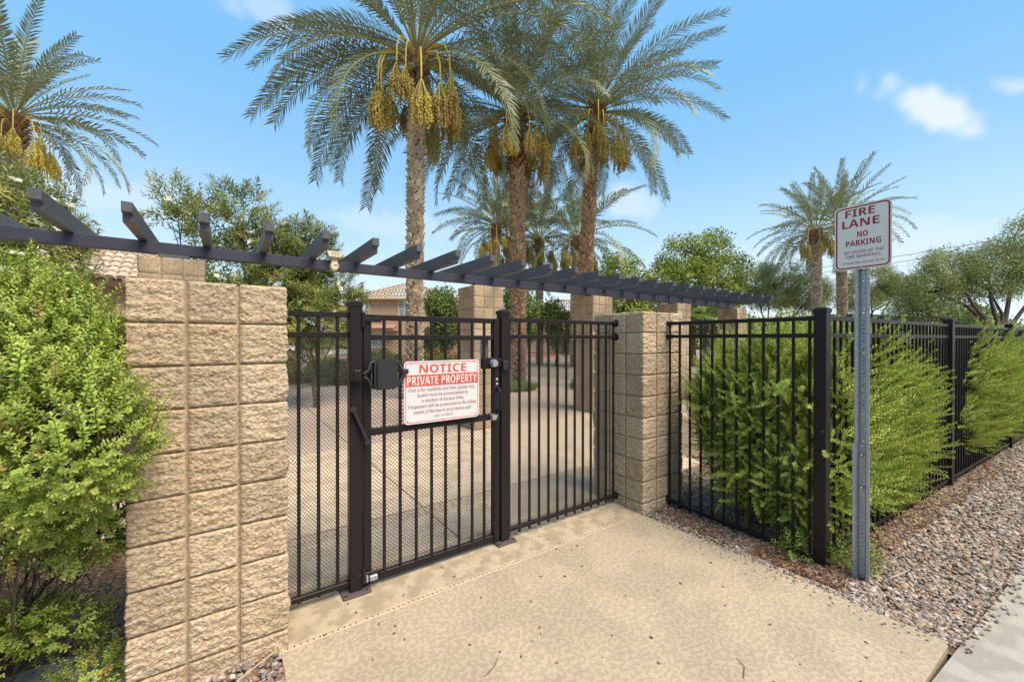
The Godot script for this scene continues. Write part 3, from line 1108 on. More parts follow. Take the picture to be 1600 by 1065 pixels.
func gravel() -> void:
	var r := RandomNumberGenerator.new()
	r.seed = 77
	var kinds := []
	var xf := []
	var cl := []
	for i in 6:
		kinds.push_back(stone_mesh(500 + i)); xf.push_back([]); cl.push_back([])
	var pal := [Color(0.42, 0.33, 0.25), Color(0.34, 0.24, 0.17), Color(0.47, 0.36, 0.27), Color(0.25, 0.2, 0.17), Color(0.5, 0.42, 0.33), Color(0.37, 0.22, 0.13), Color(0.29, 0.26, 0.24), Color(0.42, 0.29, 0.2), Color(0.52, 0.46, 0.4)]
	var put := func(x: float, z: float, y: float, s: float):
		var k := r.randi() % 6
		var b := Basis(Vector3.UP, r.randf() * TAU) * Basis(Vector3(1, 0, 0), r.randf_range(-0.35, 0.35)) * Basis(Vector3(0, 0, 1), r.randf_range(-0.35, 0.35))
		xf[k].push_back(Transform3D(b * Basis.IDENTITY.scaled(Vector3(s, s * r.randf_range(0.6, 1.0), s)), Vector3(x, y, z)))
		var c: Color = pal[r.randi() % pal.size()]
		cl[k].push_back(c * r.randf_range(0.45, 1.0))
	var edge := func(x: float): return -(0.43 - 0.09 * (x - 3.15))
	# right bed, thinning with distance
	for i in 40000:
		var u := pow(r.randf(), 1.7)
		var x := 3.14 + u * 9.5
		var zf := -1.13 + 0.062 * (x - 3.48)
		var z: float = lerpf(zf - 0.5, edge.call(x) - 0.005, r.randf())
		if x < 3.75 and r.randf() < 0.5: z = lerpf(-3.0, -0.43, r.randf())
		if x < 3.16 and r.randf() < 0.6: continue
		put.call(x, z, -0.024 + r.randf() * 0.022, lerpf(0.013, 0.044, pow(r.randf(), 1.5)) * (1.0 + u * 0.5))
	for i in 5200:   # between the gate pillar and the front fence, and behind it
		put.call(r.randf_range(3.14, 4.7), r.randf_range(-3.6, -1.1), -0.024 + r.randf() * 0.016, r.randf_range(0.016, 0.036))
	for i in 900:   # stray stones on the sidewalk and the drive edge
		var x := r.randf_range(3.1, 5.5)
		var z: float = edge.call(x) + pow(r.randf(), 3.0) * 0.2 * (0.35 + 0.65 * smoothstep(0.5, 0.0, absf(x - 3.9)))
		if r.randf() < 0.62: continue
		put.call(x, z, 0.004, r.randf_range(0.012, 0.03))
	for i in 260:
		put.call(3.13 - pow(r.randf(), 2.5) * 0.16, r.randf_range(-2.3, -0.5), 0.004, r.randf_range(0.006, 0.018))
	for i in 4600:   # left of the drive, before the left pillar
		put.call(r.randf_range(-0.9, 0.228), r.randf_range(-2.5, -1.2), -0.014 + r.randf() * 0.02, r.randf_range(0.016, 0.04))
	var g := thing("gravel", "brown and grey river gravel beside the driveway", "gravel")
	tag(g, "", "", "", "stuff")
	for i in 6: multi("pebbles", kinds[i], M.pebble, xf[i], cl[i], g)
	# dead leaves and twigs
	var lf := MB.new()
	leaf(lf, Vector3(-0.5, 0, 0), Vector3(1, 0, 0), Vector3.UP, 1.0, 0.42, 0.3)
	xf = []; cl = []
	var brown := [Color(0.24, 0.12, 0.06), Color(0.34, 0.2, 0.1), Color(0.15, 0.085, 0.055), Color(0.4, 0.27, 0.15), Color(0.3, 0.13, 0.07)]
	var drop := func(x: float, z: float, y: float, s: float):
		xf.push_back(Transform3D(Basis(Vector3.UP, r.randf() * TAU) * Basis(Vector3(1, 0, 0), r.randf_range(-0.9, 0.9)) * Basis(Vector3(0, 0, 1), r.randf_range(-0.5, 0.5)) * Basis.IDENTITY.scaled(Vector3(s, s, s * r.randf_range(0.5, 1.0))), Vector3(x, y, z)))
		cl.push_back(brown[r.randi() % 5] * r.randf_range(0.7, 1.2))
	for i in 9000: drop.call(r.randf_range(-2.2, -0.36), r.randf_range(-4.4, -2.95), r.randf_range(-0.025, 0.03), r.randf_range(0.015, 0.045))
	for i in 8000:
		var x := 3.2 + pow(r.randf(), 1.5) * 5.0
		drop.call(x, -1.13 + 0.062 * (x - 3.48) + r.randf_range(-0.35, 0.22), r.randf_range(0.0, 0.016), r.randf_range(0.015, 0.04))
	for i in 3200: drop.call(r.randf_range(3.22, 3.75), r.randf_range(-2.6, -1.1), r.randf_range(0.0, 0.016), r.randf_range(0.012, 0.035))
	for i in 260: drop.call(-0.9 + r.randf() * 0.6, r.randf_range(-2.95, -2.3), 0.008, r.randf_range(0.012, 0.03))
	tag(multi("leaf_litter", lf, M.litter, xf, cl), "dry brown leaves fallen under the shrubs", "leaf litter")
	xf = []; cl = []
	for i in 110:   # crumbs on the drive
		var x := r.randf_range(0.4, 3.1)
		xf.push_back(Transform3D(Basis(Vector3.UP, r.randf() * TAU).scaled(Vector3.ONE * r.randf_range(0.006, 0.02)), Vector3(x, 0.003, r.randf_range(-2.9, -0.5))))
		cl.push_back(brown[r.randi() % 5] * 0.6)
	tag(multi("crumbs", kinds[0], M.pebble, xf, cl), "tiny dark crumbs scattered on the driveway", "debris")
	var tw := MB.new()
	tw.tube([Vector3(-0.1, 0.05, -2.05), Vector3(0.05, 0.065, -2.22), Vector3(0.21, 0.04, -2.36)], [0.004, 0.005, 0.004], 5)
	tag(obj("twig", tw, mat("pale_twig", Color(0.42, 0.32, 0.2), 0.9)), "pale dry twig lying on the gravel before the left pillar", "twig")
	tw = MB.new()
	tw.tube([Vector3(3.6, 0.02, -0.78), Vector3(3.72, 0.024, -0.75), Vector3(3.85, 0.02, -0.73)], [0.004, 0.005, 0.003], 5)
	tag(obj("twig", tw, M.pale_twig), "pale dry twig lying on the gravel behind the sign post", "twig")
	for q in [[[1.0, -1.66], [1.07, -1.68], [1.12, -1.72]], [[2.0, -0.95], [2.07, -0.98], [2.1, -1.03]]]:
		tw = MB.new()
		tw.tube([Vector3(q[0][0], 0.004, q[0][1]), Vector3(q[1][0], 0.006, q[1][1]), Vector3(q[2][0], 0.004, q[2][1])], [0.0016, 0.002, 0.001], 4)
		tag(obj("twig", tw, M.dark_bark), "thin dark twig on the driveway, " + ("nearer the gate" if q[0][1] < -1.2 else "nearer the street"), "twig")


func pillars() -> void:
	block_pillar("block_pillar", "split face tan block pillar left of the gate, half behind the shrub", Vector3(-0.047, 0, -2.71), 1.872, 11, true, "split face gate pillars")
	block_pillar("block_pillar", "split face tan block pillar right of the gate holding both fences", Vector3(3.44, 0, -2.685), 1.86, 11, true, "split face gate pillars")
	var xs := [-0.515, 3.89, 6.85, 9.97, 13.07]
	var labels := ["smooth tan block pillar under the pergola end, rising behind the left gate pillar", "smooth tan block pillar under the pergola, behind the gate lock", "smooth tan block pillar under the pergola, behind the right gate pillar on its left", "smooth tan block pillar under the pergola, behind the right gate pillar on its right", "smooth tan block pillar under the far right end of the pergola"]
	for i in 5:
		block_pillar("pergola_pillar", labels[i], Vector3(xs[i], 0, -6.58), 2.565 - 0.004 * i, 13, false, "pillars under the pergola")


func fences() -> void:
	var z := -2.70
	# fixed panel left of the gate
	var t := thing("gate_side_fence", "narrow black iron fence panel with mesh between left pillar and gate", "fence", Vector3(0, 0, z))
	for y in [1.752, 1.628, 0.066]:
		obj("rail", bar(Vector3(0.23, y, 0), Vector3(0.634, y, 0), 0.028, 0.032), M.black_paint, t)
	for x in [0.353, 0.46, 0.568]: picket(t, Vector3(x, 0, 0), 0.04, 1.764)
	obj("mesh_screen", expanded_metal(0.24, 0.634, 0.08, 1.62, 0.021, 0.0125, false, 0.0036), M.screen_steel, t, Vector3(0, 0, -0.018))
	gate_post("black square gate post on the hinge side with a flat cap and rusty foot", 0.672, z, 1.83, 0.076, true, "gate posts")
	gate_post("black square gate post on the lock side with bolted foot plate", 1.803, z, 1.82, 0.076, true, "gate posts")
	# the gate
	t = thing("gate", "black iron gate with vertical bars and mesh screen", "gate", Vector3(0, 0, z))
	for q in [[0.744, 0.05], [1.728, 0.055]]:
		obj("stile", bar(Vector3(q[0], 0.03, 0), Vector3(q[0], 1.76, 0), q[1], 0.05), M.black_paint, t)
	for q in [[1.742, 0.036], [1.612, 0.034], [1.0, 0.045], [0.055, 0.05]]:
		obj("rail", bar(Vector3(0.768, q[0], 0), Vector3(1.702, q[0], 0), 0.036, q[1]), M.black_paint, t)
	for x in [0.855, 0.963, 1.076, 1.19, 1.298, 1.407, 1.517, 1.622]: picket(t, Vector3(x, 0, 0.011), 0.032, 1.757)
	obj("mesh_screen", expanded_metal(0.77, 1.70, 0.08, 1.595, 0.0135, 0.026, true, 0.0038), M.screen_steel, t, Vector3(0, 0, -0.022))
	var mb := MB.new()   # lock case with its knob
	mb.box(Vector3(1.662, 1.418, 0.02), Vector3(0.13, 0.085, 0.05), 0.006)
	mb.box(Vector3(1.728, 1.418, 0.028), Vector3(0.07, 0.07, 0.012), 0.004)
	var lk := obj("lock_case", mb, M.black_paint, t)
	mb = MB.new()
	mb.tube([Vector3(1.672, 1.418, 0.045), Vector3(1.672, 1.418, 0.062), Vector3(1.672, 1.418, 0.085), Vector3(1.672, 1.418, 0.095)], [0.018, 0.03, 0.031, 0.024], 18)
	obj("lock_knob", mb, M.lens, lk)
	mb = MB.new()
	mb.box(Vector3(1.795, 1.395, 0.045), Vector3(0.05, 0.075, 0.02), 0.004)
	obj("strike_plate", mb, M.black_plastic, t)
	mb = MB.new()   # pull handle on a long plate
	mb.box(Vector3(1.722, 1.13, 0.03), Vector3(0.042, 0.34, 0.012), 0.003)
	var hp := obj("handle_plate", mb, M.black_plastic, t)
	mb = MB.new()
	mb.tube([Vector3(1.722, 1.22, 0.036), Vector3(1.722, 1.215, 0.075), Vector3(1.722, 1.18, 0.088), Vector3(1.722, 1.1, 0.088), Vector3(1.722, 1.055, 0.07), Vector3(1.722, 1.045, 0.036)], [0.014, 0.014, 0.014, 0.014, 0.014, 0.014], 10)
	obj("pull_handle", mb, M.black_paint, hp)
	for y in [1.283, 1.247, 1.0]:
		mb = MB.new()
		mb.tube([Vector3(1.722, y + 0.01, 0.034), Vector3(1.722, y + 0.01, 0.041)], [0.0085, 0.006], 10)
		obj("screw", mb, M.white_paint, hp)
	mb = MB.new()
	mb.tube([Vector3(1.69, 1.003, 0.024), Vector3(1.69, 1.003, 0.05), Vector3(1.69, 1.003, 0.056)], [0.026, 0.026, 0.02], 18)
	obj("lock_cylinder", mb, M.steel, t)
	mb = MB.new()
	mb.box(Vector3(1.66, 1.535, -0.05), Vector3(0.06, 0.17, 0.03), 0.006)
	obj("latch_guard", mb, M.galvanised, t)
	for q in [1.725, 0.1]:   # hinges
		mb = MB.new()
		mb.box(Vector3(0.755, q, 0.033), Vector3(0.15, 0.03, 0.014), 0.004)
		mb.tube([Vector3(0.714, q - 0.045, 0.04), Vector3(0.714, q + 0.045, 0.04)], [0.013, 0.013], 10)
		obj("hinge", mb, M.black_paint, t)
	mb = MB.new()
	mb.box(Vector3(0.775, 0.075, 0.04), Vector3(0.05, 0.035, 0.03), 0.004)
	mb.tube([Vector3(0.735, 0.06, 0.045), Vector3(0.735, 0.1, 0.045)], [0.008, 0.008], 8)
	obj("floor_bolt", mb, M.galvanised, t)
	# fixed panel right of the gate
	t = thing("gate_side_fence", "wide black iron fence panel with mesh between gate and right pillar", "fence", Vector3(0, 0, z))
	for y in [1.755, 1.622, 0.075]:
		obj("rail", bar(Vector3(1.842, y, 0), Vector3(3.12, y, 0), 0.028, 0.032), M.black_paint, t)
		rail_flange(t, Vector3(3.075, y, 0), Vector3(1, 0, 0))
	for i in 13: picket(t, Vector3(1.862 + i * 0.1028, 0, 0), 0.03, 1.767)
	obj("mesh_screen", expanded_metal(1.845, 3.0, 0.09, 1.61, 0.0135, 0.026, true, 0.0044), M.screen_steel, t, Vector3(0, 0, -0.018))
	# front fence from the right pillar towards the street
	t = thing("iron_fence", "black iron fence panel running from right pillar to the corner post", "fence", Vector3(3.5, 0, 0))
	for y in [1.752, 1.628]:
		obj("rail", bar(Vector3(0, y, -2.36), Vector3(0, y, -1.16), 0.028, 0.032), M.black_paint, t)
		rail_flange(t, Vector3(0, y, -2.33), Vector3(0, 0, -1))
	var lowrail := bar(Vector3(0, 0.055, -2.36), Vector3(0, 0.012, -1.16), 0.028, 0.032)
	obj("rail", lowrail, M.black_paint, t)
	rail_flange(t, Vector3(0, 0.053, -2.33), Vector3(0, 0, -1))
	for i in 12: picket(t, Vector3(0, 0, -2.352 + i * 0.1045), 0.005, 1.764)
	# side fence along the gravel
	var dir := Vector3(1, 0, 0.062).normalized()
	var turn := -atan(0.062)
	t = thing("iron_fence", "long black iron fence with square posts along the gravel bed", "fence", Vector3(3.48, 0, -1.12), turn)
	for k in 4:
		var x := k * 3.036
		mb = MB.new()
		mb.box(Vector3(x, 0.88, 0), Vector3(0.078, 1.86, 0.078), 0.004)
		obj("post", mb, M.black_paint, t)
		post_cap(t, 1.815, 0.078, Vector3(x, 0, 0))
		if k == 3: break
		for y in [1.752, 1.628, 0.055]:
			obj("rail", bar(Vector3(x + 0.039, y, 0), Vector3(x + 2.997, y, 0), 0.028, 0.032), M.black_paint, t)
		for i in 28: picket(t, Vector3(x + 0.1 + i * 0.1049, 0, 0), 0.005, 1.764)
	# fence behind the left shrub
	t = thing("iron_fence", "black iron fence panel half hidden behind the left shrub", "fence", Vector3(0.1, 0, -4.3))
	for y in [1.752, 1.628, 0.075]:
		obj("rail", bar(Vector3(0, y, 0), Vector3(-4.2, y, 0), 0.028, 0.032), M.black_paint, t)
	for i in 40: picket(t, Vector3(-0.05 - i * 0.104, 0, 0), 0.03, 1.764)


func pergola() -> void:
	var t := thing("pergola", "long blue grey pergola beam carrying many stepped rafters", "pergola", Vector3(0, 2.632, -6.56))
	t.rotation.z = -0.0055
	mat("shaded_beam_paint", Color(0.034, 0.035, 0.056), 0.45)  # same paint as the rafters, with the shade on its front darkened in
	obj("beam", bar(Vector3(-6.0, 0.07, 0), Vector3(13.1, 0.07, 0), 0.12, 0.14, 0.006), M.shaded_beam_paint, t)
	var poly := [Vector2(1.04, 0.325), Vector2(1.04, 0.23), Vector2(0.965, 0.212), Vector2(0.965, 0.15), Vector2(0.94, 0.136), Vector2(-0.94, 0.136), Vector2(-0.965, 0.15), Vector2(-0.965, 0.212), Vector2(-1.04, 0.23), Vector2(-1.04, 0.325)]
	var mb := MB.new()   # profile in (z, y), thickness along x
	mb.prism(poly, -0.0415, 0.0415, Transform3D(Basis(Vector3(0, 0, 1), Vector3(0, 1, 0), Vector3(-1, 0, 0)), Vector3.ZERO))
	var raft := mb.done()
	for i in range(-6, 25):
		obj("rafter", raft, M.sunlit_pergola_paint, t, Vector3(-1.415 + i * 0.613, 0.004, 0))
	for x in [-0.515, 3.89, 6.85, 9.97, 13.0]:
		mb = MB.new()
		mb.box(Vector3(x, -0.025, -0.02), Vector3(0.3 if x < 13 else 0.18, 0.046, 0.2), 0.004)
		obj("bearing_plate", mb, M.sunlit_pergola_paint, t)
	# a second pergola far beyond the side fence
	t = thing("pergola", "far dark pergola roof edge showing above the side fence", "pergola", Vector3(24.2, 0, -7.6), 0.19 * -1.0)
	obj("beam", bar(Vector3(0, 2.55, 0), Vector3(10.0, 2.55, 0), 0.14, 0.2), M.sunlit_pergola_paint, t)
	mb = MB.new()
	mb.box(Vector3(0, 2.72, 0), Vector3(0.08, 0.2, 2.2), 0.004)
	raft = mb.done()
	for i in 20: obj("rafter", raft, M.sunlit_pergola_paint, t, Vector3(0.2 + i * 0.5, 0, 0))
	for x in [0.4, 5.0, 9.6]:
		mb = MB.new()
		mb.box(Vector3(x, 1.22, 0), Vector3(0.5, 2.44, 0.5), 0.01)
		obj("pillar", mb, M.mortar, t)


func near_signs() -> void:
	# notice on the gate
	var w := 0.58
	var h := 0.427
	var t := thing("notice_sign", "white and red private property notice hung on the gate bars", "sign", Vector3(1.267, 1.238, -2.655))
	var mb := MB.new()
	mb.prism(rounded(w, h, 0.03), -0.002, 0.0, Transform3D.IDENTITY)
	obj("panel", mb, M.sign_white, t)
	obj("border", band(w - 0.018, h - 0.018, 0.024, 0.0045, 0.0, 0.0006), M.sign_red, t)
	mb = MB.new()
	mb.box(Vector3(0, h * (0.5 - 0.312), 0.0004), Vector3(w - 0.022, h * 0.184, 0.0008), 0.0)
	obj("red_band", mb, M.sign_red, t)
	var fy := func(q: float): return h * (0.5 - q)
	lettering("NOTICE", w * 0.625, fy.call(0.193), fy.call(0.058), 0.0, 0.0008, M.sign_red, t, 700)
	lettering("PRIVATE PROPERTY", w * 0.93, fy.call(0.38), fy.call(0.245), 0.0, 0.0013, M.sign_white, t, 700)
	var rows := [["Pool is for residents and their guests only.", 0.885, 0.435, 0.488], ["Guests must be accompanied by", 0.68, 0.522, 0.575], ["a resident of Enclave Villas.", 0.565, 0.61, 0.663], ["Trespassers will be prosecuted to the fullest", 0.915, 0.7, 0.753], ["extent of the law in accordance with", 0.765, 0.79, 0.843], ["A.R.S. 13-1502.01", 0.25, 0.885, 0.918]]
	for q in rows: lettering(q[0], w * q[1], fy.call(q[3]), fy.call(q[2]), 0.0, 0.0008, M.sign_text, t, 400)
	for s in [[-0.42, 0.465], [0.42, 0.465], [0, 0.48], [-0.455, -0.44], [0.455, -0.44], [0.0, -0.475]]:
		mb = MB.new()
		mb.tube([Vector3(s[0] * w, s[1] * h, 0), Vector3(s[0] * w, s[1] * h, 0.003)], [0.0055, 0.004], 8)
		obj("rivet", mb, M.steel, t)
	# fire lane sign on its channel post
	w = 0.305
	h = 0.432
	t = thing("fire_lane_sign", "fire lane sign on a perforated galvanised post in the gravel", "road sign", Vector3(3.474, 0, -0.898), 0.0)
	var pn := Node3D.new()
	pn.name = "sign_panel"
	t.add_child(pn)
	pn.transform = Transform3D(Basis(Vector3.UP, -PI / 2 - 0.06), Vector3(0, 2.286, 0))
	mb = MB.new()
	mb.prism(rounded(w, h, 0.036), -0.003, 0.0, Transform3D.IDENTITY)
	obj("plate", mb, M.sign_cream, pn)
	obj("border", band(w - 0.016, h - 0.016, 0.03, 0.009, 0.0, 0.0006), M.sign_maroon, pn)
	fy = func(q: float): return h * (0.5 - q)
	for q in [["FIRE", 0.52, 0.062, 0.178, 700, -0.04], ["LANE", 0.65, 0.222, 0.342, 700, -0.03], ["NO", 0.185, 0.416, 0.503, 700, 0.01], ["PARKING", 0.61, 0.547, 0.634, 700, 0.02], ["BY ORDER OF THE", 0.68, 0.706, 0.752, 400, 0.03], ["FIRE MARSHALL", 0.61, 0.774, 0.82, 400, 0.025], ["PHOENIX FIRE CODE SEC. 26.104", 0.72, 0.882, 0.908, 400, 0.025]]:
		lettering(q[0], w * q[1], fy.call(q[3]), fy.call(q[2]), w * q[5], 0.0006, M.sign_maroon, pn, q[4])
	for s in [0.478, -0.47]:
		mb = MB.new()
		mb.tube([Vector3(0, s * h, 0), Vector3(0, s * h, 0.006)], [0.007, 0.006], 8)
		obj("bolt", mb, M.galvanised, pn)
	# U-channel: open holes down the web, a flange at each side
	for part in [["post", 0.0, 2.5, 0.006, 0.04], ["anchor_post", -0.05, 0.9, -0.009, 0.046]]:
		mb = MB.new()
		var y0: float = part[1]
		var y1: float = part[2]
		var xo: float = part[3]
		var hw: float = part[4]
		for s in [-1.0, 1.0]:
			mb.box(Vector3(xo + 0.004, (y0 + y1) / 2, s * (hw - 0.009)), Vector3(0.004, y1 - y0, 0.018), 0.001)
			mb.box(Vector3(xo + 0.02, (y0 + y1) / 2, s * (hw - 0.02)), Vector3(0.034, y1 - y0, 0.004), 0.001, Basis(Vector3.UP, s * 0.3))
			mb.box(Vector3(xo + 0.036, (y0 + y1) / 2, s * 0.0105), Vector3(0.004, y1 - y0, 0.011), 0.0)
		var k := 0
		var y := y0
		while y < y1 - 0.03:
			mb.box(Vector3(xo + 0.036, y + 0.0095, 0), Vector3(0.004, 0.019, 0.0105), 0.0)
			y += 0.027
		obj(part[0], mb, M.galvanised, t)
	for y in [0.83, 0.61]:
		mb = MB.new()
		mb.tube([Vector3(0.03, y, 0), Vector3(0.012, y, 0), Vector3(0.008, y, 0)], [0.012, 0.012, 0.008], 8)
		obj("post_bolt", mb, M.steel, t)
	# closer box between post and gate
	t = thing("gate_closer", "black plastic gate closer box on arms between hinge post and gate", "gate closer", Vector3(0.842, 1.375, -2.625))
	mb = MB.new()
	mb.prism(rounded(0.15, 0.19, 0.025), -0.03, 0.02, Transform3D.IDENTITY)
	mb.prism(rounded(0.115, 0.178, 0.02), 0.02, 0.034, Transform3D.IDENTITY)
	obj("housing", mb, M.black_plastic, t)
	for s in [-1.0, 1.0]:
		for u in [-1.0, 1.0]:
			mb = MB.new()
			mb.tube([Vector3(s * 0.06, u * 0.085, -0.01), Vector3(s * 0.09, u * 0.075, -0.005), Vector3(s * 0.105, u * 0.03, 0), Vector3(s * 0.135, u * 0.008, 0)], [0.011, 0.011, 0.011, 0.012], 7)
			obj("arm", mb, M.black_plastic, t)
	mb = MB.new()
	mb.box(Vector3(-0.178, 0.0, 0.0), Vector3(0.055, 0.075, 0.07), 0.008)
	obj("post_bracket", mb, M.black_paint, t)
	mb = MB.new()
	mb.box(Vector3(0.13, 0.012, -0.02), Vector3(0.05, 0.035, 0.06), 0.006)
	obj("gate_bracket", mb, M.black_plastic, t)
	# ribbed spring on the post
	t = thing("gate_spring", "ribbed black rod spring slanting across the hinge post", "spring", Vector3(0.69, 1.06, -2.645))
	mb = MB.new()
	var a := Vector3(-0.042, 0.105, 0)
	var b := Vector3(0.042, -0.105, 0.005)
	var pts := []
	var rad := []
	for i in 29:
		pts.push_back(a.lerp(b, i / 28.0)); rad.push_back(0.0135 if i % 2 == 0 else 0.0105)
	mb.tube(pts, rad, 9)
	obj("rod", mb, M.black_plastic, t)
	for p in [a, b]:
		mb = MB.new()
		mb.tube([p + Vector3(0, 0, -0.02), p + Vector3(0, 0, 0.016)], [0.018, 0.018], 10)
		obj("end_stud", mb, M.black_plastic, t)


func palms() -> void:
	var r := 0
	for k in 4:   # two of each: upright, rising, spreading, hanging
		for j in 2:
			fronds.push_back(frond(900 + k * 10 + j, [4.1, 4.7, 4.9, 4.6][k], [0.35, 0.7, 1.08, 1.38][k] + j * 0.2, 92, false, 0.031))
			far_fronds.push_back(frond(940 + k * 10 + j, [4.1, 4.5, 4.6, 4.3][k], [0.4, 0.72, 1.05, 1.4][k] + j * 0.2, 46, false, 0.062))
	fronds.push_back(frond(990, 4.5, 1.2, 46, true))
	far_fronds.push_back(fronds[8])
	bunches.push_back(bunch(31, Color(0.5, 0.31, 0.07), Color(0.55, 0.5, 0.11)))
	bunches.push_back(bunch(32, Color(0.46, 0.27, 0.1), Color(0.5, 0.46, 0.13)))
	bunches.push_back(bunch(33, Color(0.56, 0.4, 0.06), Color(0.58, 0.53, 0.09)))
	palm("tall date palm with grey trunk, leftmost of the three near palms", Vector3(4.2, 0, -10.6), Vector3(4.26, 9.35, -10.56), 0.22, 11, {"fresh": 0.9, "bunches": 17, "size": 0.98, "extra": [[2.35, 0.15, 5], [2.6, 0.0, 4], [2.2, -0.25, 5]], "dry": [2.3, 0.55], "spin": 0.4})
	palm("date palm with thick brown boots under its crown, middle of the three near palms", Vector3(7.75, 0, -10.7), Vector3(7.67, 8.9, -10.74), 0.24, 12, {"fresh": 1.5, "bunches": 14, "spin": 1.7, "size": 0.86, "dry": [0.6, -0.75], "tint": Color(0.72, 0.6, 0.52)})
	palm("date palm with reddish trunk, rightmost of the three near palms", Vector3(9.95, 0, -10.0), Vector3(10.4, 9.5, -9.8), 0.22, 13, {"fresh": 1.0, "bunches": 13, "spin": 2.9, "size": 0.86, "tint": Color(0.85, 0.66, 0.54)})
	palm("date palm at the left edge with yellow fruit stalks above the flowering shrub", Vector3(-6.28, 0, -22.7), Vector3(-6.28, 9.85, -22.71), 0.25, 14, {"fresh": 1.0, "bunches": 16, "low": -0.3, "spin": 0.9, "size": 0.86})
	palm("far date palm just left of the middle palm trunk, its fruit orange", Vector3(13.4, 0, -21.1), Vector3(13.54, 8.6, -21.0), 0.23, 15, {"bunches": 9, "low": -0.35, "fronds": 44, "size": 0.85})
	palm("far date palm half hidden behind the middle palm trunk", Vector3(14.9, 0, -21.6), Vector3(14.75, 8.1, -21.4), 0.23, 16, {"bunches": 8, "fronds": 40, "low": -0.4, "size": 0.85})
	palm("far date palm just right of the middle palm trunk", Vector3(17.0, 0, -21.1), Vector3(16.97, 8.3, -21.1), 0.23, 17, {"bunches": 9, "fronds": 34, "low": -0.4})
	palm("far date palm just left of the right palm trunk", Vector3(17.4, 0, -18.3), Vector3(17.54, 7.9, -18.2), 0.23, 18, {"bunches": 9, "fronds": 34, "low": -0.4})
	palm("date palm standing left of the fire lane sign post", Vector3(29.6, 0, -9.8), Vector3(29.5, 8.3, -9.84), 0.28, 19, {"bunches": 8, "fronds": 48, "low": -0.3, "size": 0.78})
	palm("date palm behind the fire lane sign", Vector3(33.3, 0, -9.6), Vector3(33.2, 9.4, -9.7), 0.3, 20, {"bunches": 6, "fronds": 46, "low": -0.3, "size": 0.9})


